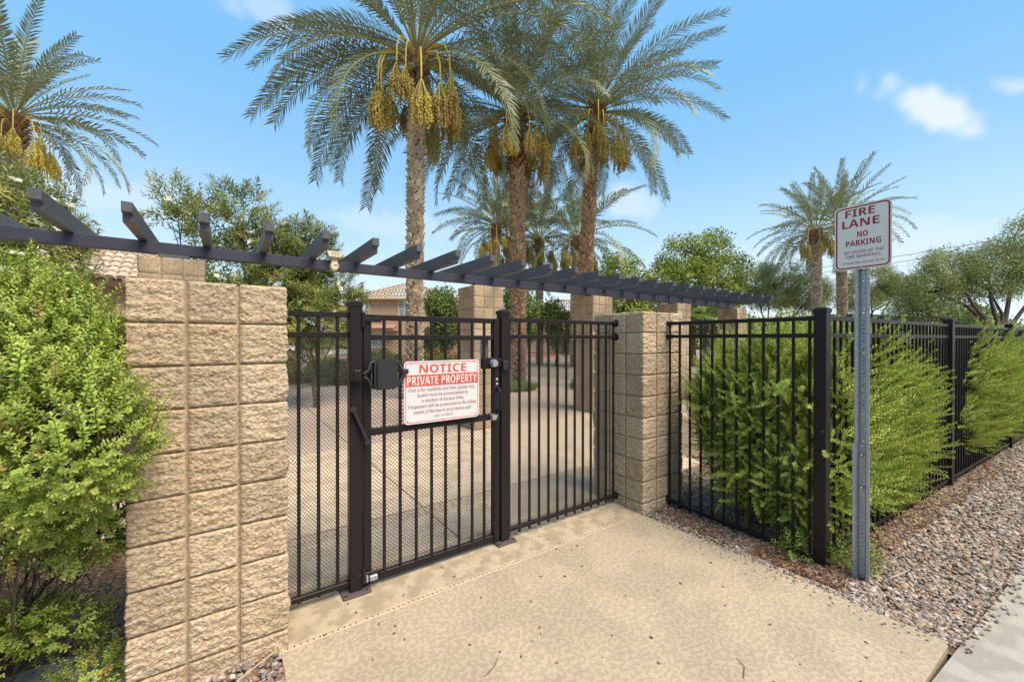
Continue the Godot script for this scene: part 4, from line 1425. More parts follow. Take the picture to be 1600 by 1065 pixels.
func hedges() -> void:
	var sage := []
	for i in 4: sage.push_back(sprig(700 + i, 0.095, 22, 0.0205, 0.0108, 0.15, true))
	var t := thing("shrub", "bright green leafy shrub spilling over the left gate pillar", "shrub", Vector3(-0.95, 0, -2.95))
	var o := t.position
	var lobes := []
	for q in [[-0.7, 1.5, -2.4, 0.32, 0.36, 0.3], [-0.5, 1.2, -2.25, 0.24, 0.3, 0.24], [-1.0, 1.6, -2.5, 0.45, 0.38, 0.4], [-0.85, 1.66, -2.85, 0.36, 0.27, 0.35], [-1.12, 1.2, -2.45, 0.42, 0.35, 0.4], [-0.62, 1.0, -2.45, 0.22, 0.26, 0.24], [-0.5, 0.82, -2.55, 0.15, 0.2, 0.16], [-1.5, 1.4, -2.7, 0.6, 0.55, 0.5],
			[-0.52, 1.72, -2.5, 0.13, 0.24, 0.14], [-0.66, 1.8, -2.55, 0.16, 0.2, 0.16], [-1.0, 0.5, -2.4, 0.2, 0.1, 0.16], [-0.75, 0.42, -2.6, 0.16, 0.05, 0.1], [-1.0, 0.3, -2.4, 0.24, 0.1, 0.2], [-0.62, 0.3, -2.65, 0.14, 0.05, 0.08], [-0.95, 0.12, -2.3, 0.16, 0.08, 0.14], [-0.5, 0.08, -2.6, 0.1, 0.06, 0.12], [-1.3, 1.8, -3.1, 0.7, 0.25, 0.5]]:
		lobes.push_back([Vector3(q[0], q[1] - (0.13 if q[1] > 1.3 else 0.0), q[2]) - o, Vector3(q[3], q[4], q[5])])
	var keep := func(p: Vector3):
		var q := p + o
		return not (q.x > -0.37 and q.z < -2.36) and q.z < -1.6
	fill_lobes(sage, M.leaf, lobes, 1700.0, [Color(0.23, 0.32, 0.04), Color(0.47, 0.57, 0.13), Color(0.42, 0.3, 0.1)], t, 41, {"keep": keep, "gap": -0.38, "gapfreq": 3.5, "lean": Vector3(0, 0.55, 0.1), "shell": 0.75, "odd": 0.02})
	var shoots := [sprig(770, 0.24, 44, 0.023, 0.0125, 0.3, true), sprig(771, 0.2, 38, 0.023, 0.0125, 0.3, true)]
	fill_lobes(shoots, M.leaf, lobes.slice(0, 8), 42.0, [Color(0.36, 0.5, 0.07), Color(0.5, 0.63, 0.12)], t, 42, {"keep": keep, "gap": -0.3, "gapfreq": 3.0, "lean": Vector3(0.05, 1.1, 0.1), "outward": 0.5, "wild": 0.3, "shell": 0.04, "called": "shoot"})
	var r := RandomNumberGenerator.new()
	r.seed = 5
	for i in 46:
		var lb = lobes[r.randi() % 9]
		var mb := MB.new()
		var a := Vector3(r.randf_range(-0.12, 0.12), -0.03, r.randf_range(-0.2, 0.2))
		var e: Vector3 = lb[0] + rdir(r) * lb[1] * 0.8
		var m := a.lerp(e, 0.5) + rdir(r) * 0.14 - Vector3(0, 0.1, 0)
		mb.tube([a, a.lerp(m, 0.5) + rdir(r) * 0.04, m, m.lerp(e, 0.5) + rdir(r) * 0.05, e], [0.008, 0.006, 0.0045, 0.003, 0.0012], 5)
		for j in 3:
			var s := m.lerp(e, r.randf())
			mb.tube([s, s + rdir(r) * 0.12, s + rdir(r) * 0.24], [0.003, 0.0022, 0.001], 4)
		obj("stem", mb, M.twig, t)
	# right hedge plants, shoots feathery and leaning out through the bars
	var feather := []
	var sprays := []
	for i in 3: sprays.push_back(sprig(760 + i, 0.3, 46, 0.03, 0.012, 0.3, false))
	for i in 4: feather.push_back(sprig(740 + i, 0.16, 30, 0.026, 0.0115, 0.25, false))
	var cols := [Color(0.21, 0.3, 0.035), Color(0.46, 0.57, 0.11), Color(0.45, 0.33, 0.12)]
	var plants := [
		["feathery green shrub filling the fence corner behind the front fence bars", Vector3(4.0, 0, -1.85), [[3.78, 0.75, -1.72, 0.36, 0.6, 0.42], [3.72, 1.2, -1.55, 0.3, 0.38, 0.4], [3.8, 0.4, -1.4, 0.36, 0.34, 0.26], [4.15, 1.1, -1.7, 0.5, 0.45, 0.4], [4.1, 0.5, -1.55, 0.45, 0.45, 0.4], [3.75, 1.0, -2.0, 0.28, 0.45, 0.2], [3.72, 0.75, -1.2, 0.22, 0.6, 0.2]], Vector3(-0.3, 0.35, 0.1)],
		["feathery green shrub pushing through the side fence bars behind the sign post", Vector3(5.1, 0, -1.6), [[4.3, 0.75, -1.2, 0.5, 0.5, 0.3], [4.8, 1.15, -1.2, 0.55, 0.45, 0.32], [5.3, 0.8, -1.2, 0.6, 0.55, 0.36], [5.9, 0.6, -1.2, 0.45, 0.45, 0.26], [4.5, 1.4, -1.3, 0.35, 0.25, 0.25], [5.7, 1.2, -1.25, 0.45, 0.35, 0.3], [4.9, 0.4, -1.15, 0.6, 0.35, 0.28]], Vector3(0.55, 0.55, 0.25)],
		["feathery green shrub pushing through the side fence past its second post", Vector3(8.2, 0, -1.3), [[7.8, 1.15, -0.95, 0.6, 0.4, 0.36], [8.6, 0.9, -0.9, 0.7, 0.6, 0.42], [7.35, 0.6, -0.98, 0.4, 0.3, 0.26], [9.4, 0.95, -0.85, 0.7, 0.6, 0.5], [8.0, 0.5, -1.0, 0.5, 0.4, 0.3]], Vector3(0.4, 0.55, 0.3)],
		["feathery green shrub at the far end of the side fence", Vector3(11.2, 0, -1.1), [[10.5, 0.9, -0.75, 0.7, 0.6, 0.5], [11.5, 0.95, -0.7, 0.8, 0.65, 0.5], [12.3, 0.9, -0.8, 0.8, 0.7, 0.6]], Vector3(0.3, 0.55, 0.3)]]
	var sd := 50
	for q in plants:
		t = thing("hedge_shrub", q[0], "shrub", q[1], 0.0, "shrubs growing through the iron fence")
		lobes = []
		for k in q[2]: lobes.push_back([Vector3(k[0] + (0.14 if sd == 50 else 0.0), k[1], k[2] - (0.1 if sd > 50 else 0.02)) - q[1], Vector3(k[3], k[4] * 1.06, k[5])])
		sd += 1
		fill_lobes(feather, M.leaf, lobes, 1150.0 if sd < 53 else 750.0, cols, t, sd, {"gap": -0.3, "gapfreq": 2.6, "lean": q[3], "outward": 0.55, "wild": 0.45, "shell": 0.7, "odd": 0.015})
		fill_lobes(sprays, M.leaf, lobes, 95.0, [cols[1] * 0.8, cols[1] * 1.1], t, sd + 300, {"gap": -0.2, "gapfreq": 2.0, "lean": q[3] * 1.3, "outward": 0.75, "wild": 0.35, "shell": 0.04, "called": "spray"})
		for i in 14:
			var lb = lobes[r.randi() % lobes.size()]
			var mb := MB.new()
			var a := Vector3(r.randf_range(-0.3, 0.3), -0.03, r.randf_range(-0.1, 0.1))
			var e: Vector3 = lb[0] + rdir(r) * lb[1] * 0.8
			var m := a.lerp(e, 0.5) + rdir(r) * 0.12
			mb.tube([a, m, e], [0.014, 0.008, 0.003], 5)
			obj("stem", mb, M.twig, t)


func trees() -> void:
	# weeds at the foot of the corner post
	var wd := [sprig(780, 0.15, 16, 0.035, 0.012, 0.4, false)]
	for q in [[Vector3(3.63, 0, -1.0), 0.1, "green weed tuft in the gravel between corner post and sign post"], [Vector3(3.42, 0, -1.28), 0.05, "small green weed in the gravel left of the corner post"]]:
		var tw := thing("weed", q[2], "weed", q[0])
		fill_lobes(wd, M.leaf, [[Vector3(0, 0.02, 0), Vector3(q[1], 0.05, q[1])]], 900.0, [Color(0.13, 0.24, 0.03), Color(0.25, 0.38, 0.06)], tw, 57, {"gap": -0.9, "lean": Vector3(0, 0.8, 0), "shell": 0.9})
	# oleanders behind the pergola
	var ole := []
	for i in 3: ole.push_back(sprig(800 + i, 0.36, 20, 0.165, 0.031, 0.35, false))
	var fl := MB.new()
	for k in 7:
		var an := k * 2.4
		leaf(fl, Vector3(0, 0.01 * (k % 3), 0), Vector3(cos(an), 0.5, sin(an)).normalized(), Vector3.UP, 0.075, 0.06)
	var specs := [
		["white flowering oleander at the left edge behind the pergola", Vector3(-2.6, 0, -9.9), [[-2.9, 3.4, -9.6, 0.8, 0.75, 0.7], [-2.5, 2.9, -9.7, 0.6, 0.75, 0.7], [-3.6, 2.6, -9.6, 0.8, 1.0, 0.8], [-2.8, 2.0, -9.3, 0.9, 0.8, 0.7]], 105.0, 230],
		["tall open oleander with bare stems behind the pergola, over the left pillar", Vector3(0.1, 0, -10.2), [[-0.75, 4.1, -10.0, 0.28, 0.42, 0.28], [-0.25, 3.75, -10.1, 0.38, 0.62, 0.4], [0.3, 4.15, -10.1, 0.45, 0.5, 0.45], [0.75, 3.5, -10.1, 0.5, 0.65, 0.5], [0.1, 3.0, -10.1, 0.6, 0.45, 0.5], [1.0, 2.7, -10.2, 0.5, 0.7, 0.5], [-0.3, 2.3, -10.1, 0.7, 0.5, 0.6]], 62.0, 50],
		["dense round oleander behind the pergola, left of the first palm trunk", Vector3(1.75, 0, -10.6), [[1.55, 3.55, -10.5, 0.6, 0.65, 0.6], [1.0, 2.9, -10.4, 0.6, 0.7, 0.6], [2.0, 2.75, -10.5, 0.65, 0.65, 0.6], [2.3, 2.35, -10.6, 0.5, 0.4, 0.5], [1.4, 2.1, -10.3, 0.8, 0.7, 0.7], [0.9, 1.5, -10.4, 0.6, 0.5, 0.6]], 105.0, 110]]
	var sd := 60
	for q in specs:
		var t := thing("oleander", q[0], "tree", q[1], 0.0, "oleanders behind the pergola")
		var lobes := []
		for k in q[2]: lobes.push_back([Vector3(k[0], k[1], k[2]) - q[1], Vector3(k[3], k[4], k[5])])
		limbs(lobes, Vector3.ZERO, Vector3(0.05, 0.9, 0), 0.05, M.bark, t, sd)
		fill_lobes(ole, M.leaf, lobes, q[3], [Color(0.12, 0.165, 0.035), Color(0.32, 0.375, 0.1), Color(0.45, 0.4, 0.12)], t, sd, {"gap": -0.22, "gapfreq": 1.6, "lean": Vector3(0, 0.6, 0), "shell": 0.85, "called": "crown"})
		fill_lobes([fl], M.leaf, lobes, q[4] / 16.0, [Color(0.75, 0.72, 0.6), Color(0.8, 0.8, 0.72)], t, sd + 20, {"gap": -0.05, "gapfreq": 1.3, "shell": -0.42, "called": "blossom", "size": 1.15})
		sd += 1
	# trees farther off: [kind, label, base, crown balls, tone]
	var broad := []
	var fine := []
	for i in 3:
		broad.push_back(clump(820 + i, 0.34, 34, 0.17, 0.075))
		fine.push_back(clump(830 + i, 0.34, 60, 0.13, 0.028))
	var bright := [Color(0.19, 0.25, 0.04), Color(0.36, 0.43, 0.08)]
	var mid := [Color(0.11, 0.16, 0.04), Color(0.21, 0.27, 0.065)]
	var olive := [Color(0.2, 0.24, 0.07), Color(0.39, 0.43, 0.165)]
	var far := [
		["leafy_tree", "bright green tree behind the third palm trunk", Vector3(19.2, 0, -16.3), [[18.9, 5.4, -16.1, 1.3, 1.2, 1.3], [20.2, 4.6, -15.6, 1.2, 1.1, 1.2], [18.2, 4.3, -16.6, 1.2, 1.1, 1.2], [19.4, 3.4, -16.0, 1.7, 1.2, 1.6]], bright, 0, 9.0, 0.14],
		["leafy_tree", "bright green tree rising highest between the palms and the pergola end", Vector3(24.2, 0, -14.6), [[23.1, 6.7, -14.9, 1.4, 1.3, 1.4], [25.2, 7.2, -14.4, 1.5, 1.4, 1.5], [24.4, 5.6, -14.5, 1.9, 1.5, 1.9], [26.2, 5.7, -13.6, 1.4, 1.4, 1.4], [22.4, 5.0, -15.2, 1.4, 1.5, 1.4], [25.3, 4.2, -14.0, 2.0, 1.3, 1.8]], bright, 0, 8.0, 0.2],
		["mesquite_tree", "grey green tree with dark forked trunk above the pergola end", Vector3(33.2, 0, -14.0), [[31.4, 5.9, -14.2, 1.7, 1.3, 1.6], [33.6, 6.0, -13.2, 1.9, 1.3, 1.7], [35.4, 5.2, -12.4, 1.7, 1.3, 1.6], [32.4, 4.7, -13.6, 1.8, 1.0, 1.6], [34.8, 4.4, -12.2, 1.4, 0.9, 1.4]], olive, 1, 15.0, 0.16],
		["mesquite_tree", "grey green tree between the sign post and the right hand trees", Vector3(36.5, 0, -9.6), [[37.3, 5.6, -9.2, 1.6, 1.2, 1.5], [38.4, 4.6, -7.6, 1.5, 1.0, 1.4], [36.6, 4.4, -9.6, 1.5, 1.0, 1.5], [39.1, 5.2, -8.2, 1.2, 0.9, 1.2]], olive, 1, 15.0, 0.15],
		["mesquite_tree", "spreading grey green tree with dark slanting limb at the right edge", Vector3(28.2, 0, -2.4), [[27.6, 4.9, -3.9, 1.2, 1.0, 1.1], [29.3, 5.1, -2.9, 1.3, 1.0, 1.2], [30.4, 6.2, -1.7, 1.3, 1.1, 1.2], [26.9, 3.9, -4.5, 1.2, 0.8, 1.1], [29.0, 4.2, -3.0, 1.4, 0.8, 1.2], [31.6, 5.0, -1.2, 1.5, 1.2, 1.3], [26.2, 3.0, -4.9, 0.9, 0.5, 0.9]], olive, 1, 16.0, 0.2],
		["leafy_tree", "green tree behind the fence left of the second pergola pillar", Vector3(9.6, 0, -20.2), [[9.6, 3.3, -20.2, 0.95, 1.0, 0.9], [9.9, 2.2, -20.0, 0.9, 0.9, 0.9], [9.2, 1.5, -20.3, 0.8, 0.7, 0.8]], mid, 0, 15.0, 0.08],
		["leafy_tree", "dark green tree behind the middle palm trunk", Vector3(13.6, 0, -19.2), [[12.7, 3.4, -19.4, 0.9, 1.1, 0.9], [13.9, 3.5, -18.8, 0.9, 1.1, 0.9], [13.4, 2.1, -19.0, 1.3, 1.0, 1.1]], mid, 0, 14.0, 0.1],
		["leafy_tree", "green tree in front of the far house right of the palms", Vector3(17.8, 0, -20.3), [[17.4, 3.0, -20.3, 0.9, 1.1, 0.9], [18.3, 2.4, -19.8, 0.8, 1.0, 0.8], [17.9, 1.6, -20.0, 1.2, 0.8, 1.0]], mid, 0, 14.0, 0.1],
		["leafy_tree", "dark green tree low behind the third pergola pillar", Vector3(22.5, 0, -16.0), [[21.4, 3.2, -16.8, 1.4, 0.9, 1.2], [23.4, 3.0, -15.4, 1.5, 1.0, 1.3], [25.2, 2.7, -13.8, 1.6, 1.1, 1.4]], mid, 0, 10.0, 0.12],
		["leafy_tree", "dark green tree at the left behind the oleanders", Vector3(-1.0, 0, -14.0), [[-0.2, 2.2, -13.8, 1.0, 1.1, 0.9], [1.0, 1.5, -13.8, 0.8, 0.7, 0.8]], mid, 0, 14.0, 0.1]]
	sd = 110
	for q in far:
		var t := thing(q[0], q[1], "tree", q[2], 0.0, "trees beyond the pool")
		var lobes := []
		for k in q[3]: lobes.push_back([Vector3(k[0], k[1], k[2]) - q[2], Vector3(k[3], k[4], k[5])])
		var fork := Vector3(0, (lobes[0][0].y - lobes[0][1].y) * 0.45, 0)
		limbs(lobes, Vector3.ZERO, fork, q[7], M.dark_bark if q[5] == 1 else M.bark, t, sd)
		fill_lobes(broad if q[5] == 0 else fine, M.far_leaf, lobes, q[6], q[4], t, sd, {"gap": -0.12 if q[5] == 1 else -0.2, "gapfreq": 0.55, "lean": Vector3(0, 0.1, 0), "shell": 0.8, "called": "crown", "size": 1.15 if q[5] == 0 else 1.2})
		sd += 1
	# low plants in the beds beyond the deck
	var low := [["round_shrub", "yellow green shrub by the red kerb, left of the hinge post", Vector3(3.6, 0, -21.5), 0.8, 0.62, [Color(0.3, 0.3, 0.03), Color(0.42, 0.4, 0.04)]],
		["round_shrub", "green shrub beyond the gate beside the first palm trunk", Vector3(6.6, 0, -21.0), 0.9, 0.7, [Color(0.1, 0.16, 0.03), Color(0.2, 0.27, 0.05)]],
		["round_shrub", "low yellow green shrub behind the notice, right of the palm trunk", Vector3(8.2, 0, -17.5), 1.3, 0.55, [Color(0.24, 0.28, 0.03), Color(0.36, 0.38, 0.05)]],
		["round_shrub", "green shrub around the foot of the white post", Vector3(2.2, 0, -18.0), 0.8, 0.45, [Color(0.1, 0.15, 0.04), Color(0.18, 0.24, 0.06)]],
		["round_shrub", "loose grey green shrub seen through the left mesh panel", Vector3(3.4, 0, -16.6), 0.9, 0.55, [Color(0.14, 0.17, 0.07), Color(0.22, 0.25, 0.11)]],
		["grass_tuft", "green grass tuft around the foot of the middle palm", Vector3(7.6, 0, -10.3), 0.55, 0.22, [Color(0.14, 0.24, 0.03), Color(0.22, 0.34, 0.05)]],
		["grass_tuft", "green grass tuft on the deck edge right of the middle palm", Vector3(9.9, 0, -9.6), 0.75, 0.3, [Color(0.12, 0.22, 0.04), Color(0.2, 0.32, 0.05)]],
		["round_shrub", "bright green shrub showing over the side fence beside the far pergola", Vector3(21.5, 0, -3.2), 1.3, 1.25, [Color(0.22, 0.3, 0.03), Color(0.33, 0.4, 0.05)]],
		["round_shrub", "pale green shrub above the fence just right of the corner post", Vector3(13.0, 0, -4.6), 0.6, 1.1, [Color(0.17, 0.25, 0.04), Color(0.28, 0.36, 0.07)]],
		["round_shrub", "light green shrub behind the front fence, right of the last pillar", Vector3(15.6, 0, -6.6), 1.1, 0.9, [Color(0.17, 0.24, 0.05), Color(0.28, 0.34, 0.09)]],
		["round_shrub", "light green shrub behind the front fence near the corner post", Vector3(18.6, 0, -5.6), 1.6, 0.95, [Color(0.17, 0.24, 0.05), Color(0.28, 0.34, 0.09)]],
		["round_shrub", "green shrub in front of the last pergola pillar", Vector3(10.4, 0, -5.4), 0.8, 0.65, [Color(0.15, 0.24, 0.04), Color(0.26, 0.34, 0.07)]],
		["round_shrub", "green shrub behind the front fence, beside the fourth pillar", Vector3(8.9, 0, -4.7), 0.6, 0.6, [Color(0.15, 0.24, 0.04), Color(0.26, 0.34, 0.07)]]]
	var small := [clump(850, 0.16, 40, 0.09, 0.04), clump(851, 0.16, 40, 0.09, 0.04)]
	var blade := MB.new()
	for i in 12:
		var an := i * 2.4
		leaf(blade, Vector3(0, 0, 0), Vector3(cos(an) * 0.4, 1, sin(an) * 0.4).normalized(), Vector3(cos(an), 0, sin(an)), 0.3, 0.02)
	for q in low:
		var t := thing(q[0], q[1], "grass" if q[0] == "grass_tuft" else "shrub", q[2], 0.0, "low plants beyond the pool deck")
		if q[0] == "grass_tuft":
			fill_lobes([blade], M.leaf, [[Vector3(0, 0.0, 0), Vector3(q[3], 0.05, q[3] * 0.6)]], 130.0, q[5], t, sd, {"gap": -0.6, "lean": Vector3(0, 2.5, 0), "outward": 0.3, "shell": 0.95})
		else:
			fill_lobes(small, M.leaf, [[Vector3(0, q[4] * 0.55, 0), Vector3(q[3], q[4], q[3])], [Vector3(q[3] * 0.5, q[4] * 0.4, 0.1), Vector3(q[3], q[4], q[3]) * 0.75]], 26.0, q[5], t, sd, {"gap": -0.45, "shell": 0.7})
			var mb := MB.new()
			for k in 4: mb.tube([Vector3(0, -0.05, 0), Vector3(cos(k * 1.6) * q[3] * 0.5, q[4] * 0.8, sin(k * 1.6) * q[3] * 0.5)], [0.03, 0.012], 5)
			obj("stem", mb, M.twig, t)
		sd += 1
	# orange blossoms over the low shrub behind the notice
	var t := thing("flower_bed", "orange red flowers behind the gate, above the notice", "flowers", Vector3(8.6, 0, -19.0))
	fill_lobes([fl], M.leaf, [[Vector3(0, 0.6, 0), Vector3(1.4, 0.5, 0.6)]], 40.0, [Color(0.6, 0.1, 0.02), Color(0.7, 0.28, 0.03)], t, 171, {"gap": -0.5, "called": "blossom"})
	fill_lobes(small, M.leaf, [[Vector3(0, 0.45, 0), Vector3(1.4, 0.55, 0.6)]], 22.0, [Color(0.14, 0.2, 0.03), Color(0.25, 0.32, 0.05)], t, 172, {"gap": -0.5})
	# fan palm clump beside the last pillar
	t = thing("fan_palm", "pale green fan palm between the last two pergola pillars", "palm tree", Vector3(16.2, 0, -9.2))
	var fan := MB.new()
	for i in 22:
		var a := (i / 21.0 - 0.5) * 3.6
		leaf(fan, Vector3(0.7, 0, 0), Vector3(cos(a), sin(a) * 0.25 - 0.1, sin(a)).normalized(), Vector3.UP, 0.75, 0.07)
	fan.tube([Vector3.ZERO, Vector3(0.7, 0, 0)], [0.015, 0.01], 5, false)
	var xf := []
	var cl := []
	rng.seed = 8
	for i in 26:
		xf.push_back(Transform3D(Basis(Vector3.UP, i * 2.4) * Basis(Vector3(0, 0, 1), rng.randf_range(-0.3, 1.2)), Vector3(0, 2.6, 0)))
		cl.push_back(Color(0.2, 0.3, 0.06).lerp(Color(0.3, 0.4, 0.1), rng.randf()))
	multi("crown", fan, M.leaf, xf, cl, t)
	var mb := MB.new()
	mb.tube([Vector3.ZERO, Vector3(0, 2.6, 0)], [0.16, 0.12], 9)
	obj("trunk", mb, M.bark, t)
	# tree mass that closes the view along the horizon
	xf = []; cl = []
	rng.seed = 9
	for i in 5200:
		var az := deg_to_rad(rng.randf_range(-40, 100))
		var d := rng.randf_range(75, 95)
		var hh := 3.2 + 2.2 * noise(FastNoiseLite.TYPE_SIMPLEX, 0.05, 3, 3).get_noise_1d(rad_to_deg(az) * 3.0) if false else 3.6 + 1.6 * sin(az * 23.0) + 1.0 * sin(az * 57.0 + 1.0)
		xf.push_back(Transform3D(aim(rdir(rng), rng.randf() * TAU, 4.2), Vector3(sin(az) * d, rng.randf() * maxf(hh, 1.4), -cos(az) * d)))
		cl.push_back(mid[0].lerp(olive[1], rng.randf()))
	tag(multi("distant_trees", broad[0], M.far_leaf, xf, cl), "distant line of trees along the horizon", "trees")


func barrel_roof(mb: MB, a: Vector3, b: Vector3, up: Vector3, run: float, pitch: float, course: float) -> void:
	# barrel tiles in courses: a..b along the eave, up the slope for run
	var e := (b - a)
	var l := e.length()
	e = e / l
	var nn := e.cross(up).normalized()
	if nn.y < 0: nn = -nn
	var cols := int(l / pitch)
	var rows := int(run / course)
	for r in rows:
		for c in cols:
			var o := a + e * (c * pitch) + up * (r * course)
			var prev := []
			for k in 6:
				var an := PI * k / 5.0
				var q := e * (pitch / 2 - cos(an) * pitch * 0.5) + nn * (sin(an) * pitch * 0.34)
				var p := [o + q + nn * 0.035, o + q + up * course * 1.02]
				if k > 0:
					mb.out([prev[0], p[0], p[1], prev[1]], o - nn)
				prev = p
			mb.out([o + nn * 0.035, o + e * pitch * 0.5 + nn * (0.035 + pitch * 0.3), o + e * pitch + nn * 0.035], o + up)


func window(t: Node, at: Vector3, w: float, h: float, turn: float) -> void:
	var mb := MB.new()
	for s in [-1.0, 1.0]:
		mb.box(Vector3(s * (w / 2 + 0.08), 0, 0.03), Vector3(0.16, h + 0.32, 0.12), 0.01)
		mb.box(Vector3(0, s * (h / 2 + 0.08), 0.031), Vector3(w, 0.16, 0.118), 0.01)
	var o := obj("window", mb, M.stucco_trim, t, at, turn)
	mb = MB.new()
	mb.box(Vector3(0, 0, 0.008), Vector3(w, h, 0.02), 0.0)
	obj("pane", mb, M.window_glass, o)
	mb = MB.new()
	mb.box(Vector3(0, 0, 0.025), Vector3(0.05, h, 0.03), 0.0)
	mb.box(Vector3(0, 0, 0.026), Vector3(w, 0.05, 0.028), 0.0)
	obj("muntin", mb, M.white_paint, o)


func house(label: String, at: Vector3, turn: float, w: float, d: float, eave: float, rise: float, wins: Array, tile: Material) -> Node3D:
	# hip roofed stucco house, front face at z = 0, origin at the middle of the front
	var t := thing("house", label, "house", at, turn, "stucco houses behind the trees")
	var mb := MB.new()
	mb.box(Vector3(0, eave / 2, -d / 2), Vector3(w, eave, d), 0.02)
	obj("wall", mb, M.stucco, t)
	mb = MB.new()
	var o := 0.6
	var x := w / 2 + o
	var rd := d / 2 + o
	var k := rise / rd
	var f := [Vector3(-x, eave, o), Vector3(x, eave, o), Vector3(x, eave, -d - o), Vector3(-x, eave, -d - o)]
	var r0 := Vector3(-x + rd * 0.9, eave + rise, -d / 2)
	var r1 := Vector3(x - rd * 0.9, eave + rise, -d / 2)
	# courses of tiles as steps up each slope
	var n := 12
	for side in 4:
		var a: Vector3 = f[side]
		var b: Vector3 = f[(side + 1) % 4]
		var ra := r0 if side in [0, 3] else r1
		var rb := r1 if side in [0, 1] else r0
		if side == 1: ra = r1; rb = r1
		if side == 2: ra = r1; rb = r0
		if side == 3: ra = r0; rb = r0
		var ctr := Vector3(0, eave - 3, -d / 2)
		for i in n:
			var p := a.lerp(ra, i / float(n)); var q := b.lerp(rb, i / float(n))
			var p2 := a.lerp(ra, (i + 1) / float(n)); var q2 := b.lerp(rb, (i + 1) / float(n))
			var u := Vector3(0, 0.06, 0)
			var m := maxi(1, int((q - p).length() / 0.33))
			for j in m:
				var s0 := j / float(m); var s1 := (j + 1) / float(m); var sm := (s0 + s1) / 2
				var h := Vector3(0, 0.1, 0)
				mb.out([p.lerp(q, s0) + u, p.lerp(q, sm) + u + h, p2.lerp(q2, sm) + h * 0.4, p2.lerp(q2, s0)], ctr)
				mb.out([p.lerp(q, sm) + u + h, p.lerp(q, s1) + u, p2.lerp(q2, s1), p2.lerp(q2, sm) + h * 0.4], ctr)
	obj("roof", mb, tile, t)
	mb = MB.new()
	mb.box(Vector3(0, eave - 0.02, -d / 2), Vector3(w + 2 * o, 0.14, d + 2 * o), 0.01)
	obj("fascia", mb, M.stucco_trim, t)
	for q in wins: window(t, Vector3(q[0], q[1], 0.0), q[2], q[3], 0.0)
	return t


func buildings() -> void:
	var t := house("two storey tan stucco house with red tile roof behind the first palm", Vector3(14.0, 0, -39.3), -0.61 + 0.0, 9.0, 9.0, 5.6, 2.1, [[-3.4, 4.5, 0.8, 1.5], [0.5, 4.6, 0.95, 1.5], [1.95, 4.6, 0.95, 1.5], [-2.0, 1.6, 1.2, 1.4]], M.roof_tile_pale)
	# tiled awning over the ground floor
	for x in [-1.4, 4.0]:
		var mb := MB.new()
		barrel_roof(mb, Vector3(x - 1.4, 2.6, 1.1), Vector3(x + 1.4, 2.6, 1.1), Vector3(0, 0.4, -1.0).normalized(), 1.15, 0.28, 0.36)
		mb.box(Vector3(x, 2.5, 0.5), Vector3(2.7, 0.16, 1.0), 0.02)
		obj("awning", mb, M.roof_tile, t)
	t = house("side wing of the tan house with a lower roof, right of the first palm", Vector3(18.6, 0, -38.6), -0.61, 4.6, 6.0, 5.2, 1.3, [[-0.4, 4.3, 0.8, 1.5], [0.8, 4.3, 0.6, 1.5], [0.2, 1.6, 1.2, 1.4]], M.roof_tile_pale)
	t = house("far tan stucco house with brown roof left of the third palm", Vector3(32.5, 0, -36.6), -0.75, 8.0, 7.0, 4.9, 1.7, [[-3.0, 4.0, 0.8, 1.5], [-1.2, 4.0, 1.3, 1.5], [1.6, 4.0, 1.3, 1.5]], M.roof_tile_pale)
	# pool house with barrel tiles at the left
	t = thing("pool_house", "low building with clay barrel tile roof behind the left shrub", "building", Vector3(-3.4, 0, -16.8), 0.0)
	var mb := MB.new()
	mb.box(Vector3(0, 1.7, -1.6), Vector3(2.9, 3.4, 3.2), 0.02)
	obj("wall", mb, M.stucco, t)
	mb = MB.new()
	barrel_roof(mb, Vector3(-1.8, 3.35, 0.5), Vector3(1.8, 3.35, 0.5), Vector3(0, 0.6, -1.0).normalized(), 2.4, 0.26, 0.36)
	barrel_roof(mb, Vector3(1.8, 3.35, -3.7), Vector3(-1.8, 3.35, -3.7), Vector3(0, 0.6, 1.0).normalized(), 2.4, 0.26, 0.36)
	obj("roof", mb, M.roof_tile_pale, t)
	mb = MB.new()
	mb.box(Vector3(0, 3.22, 0.42), Vector3(3.5, 0.2, 0.1), 0.01)
	obj("fascia", mb, M.brown_wood, t)
	# pale wall far to the right
	t = thing("garden_wall", "pale block wall far beyond the side fence under the trees", "wall", Vector3(46, 0, -3.5), -1.2)
	mb = MB.new()
	mb.box(Vector3(0, 1.0, 0), Vector3(26, 2.0, 0.2), 0.02)
	obj("wall", mb, M.pale_wall, t)


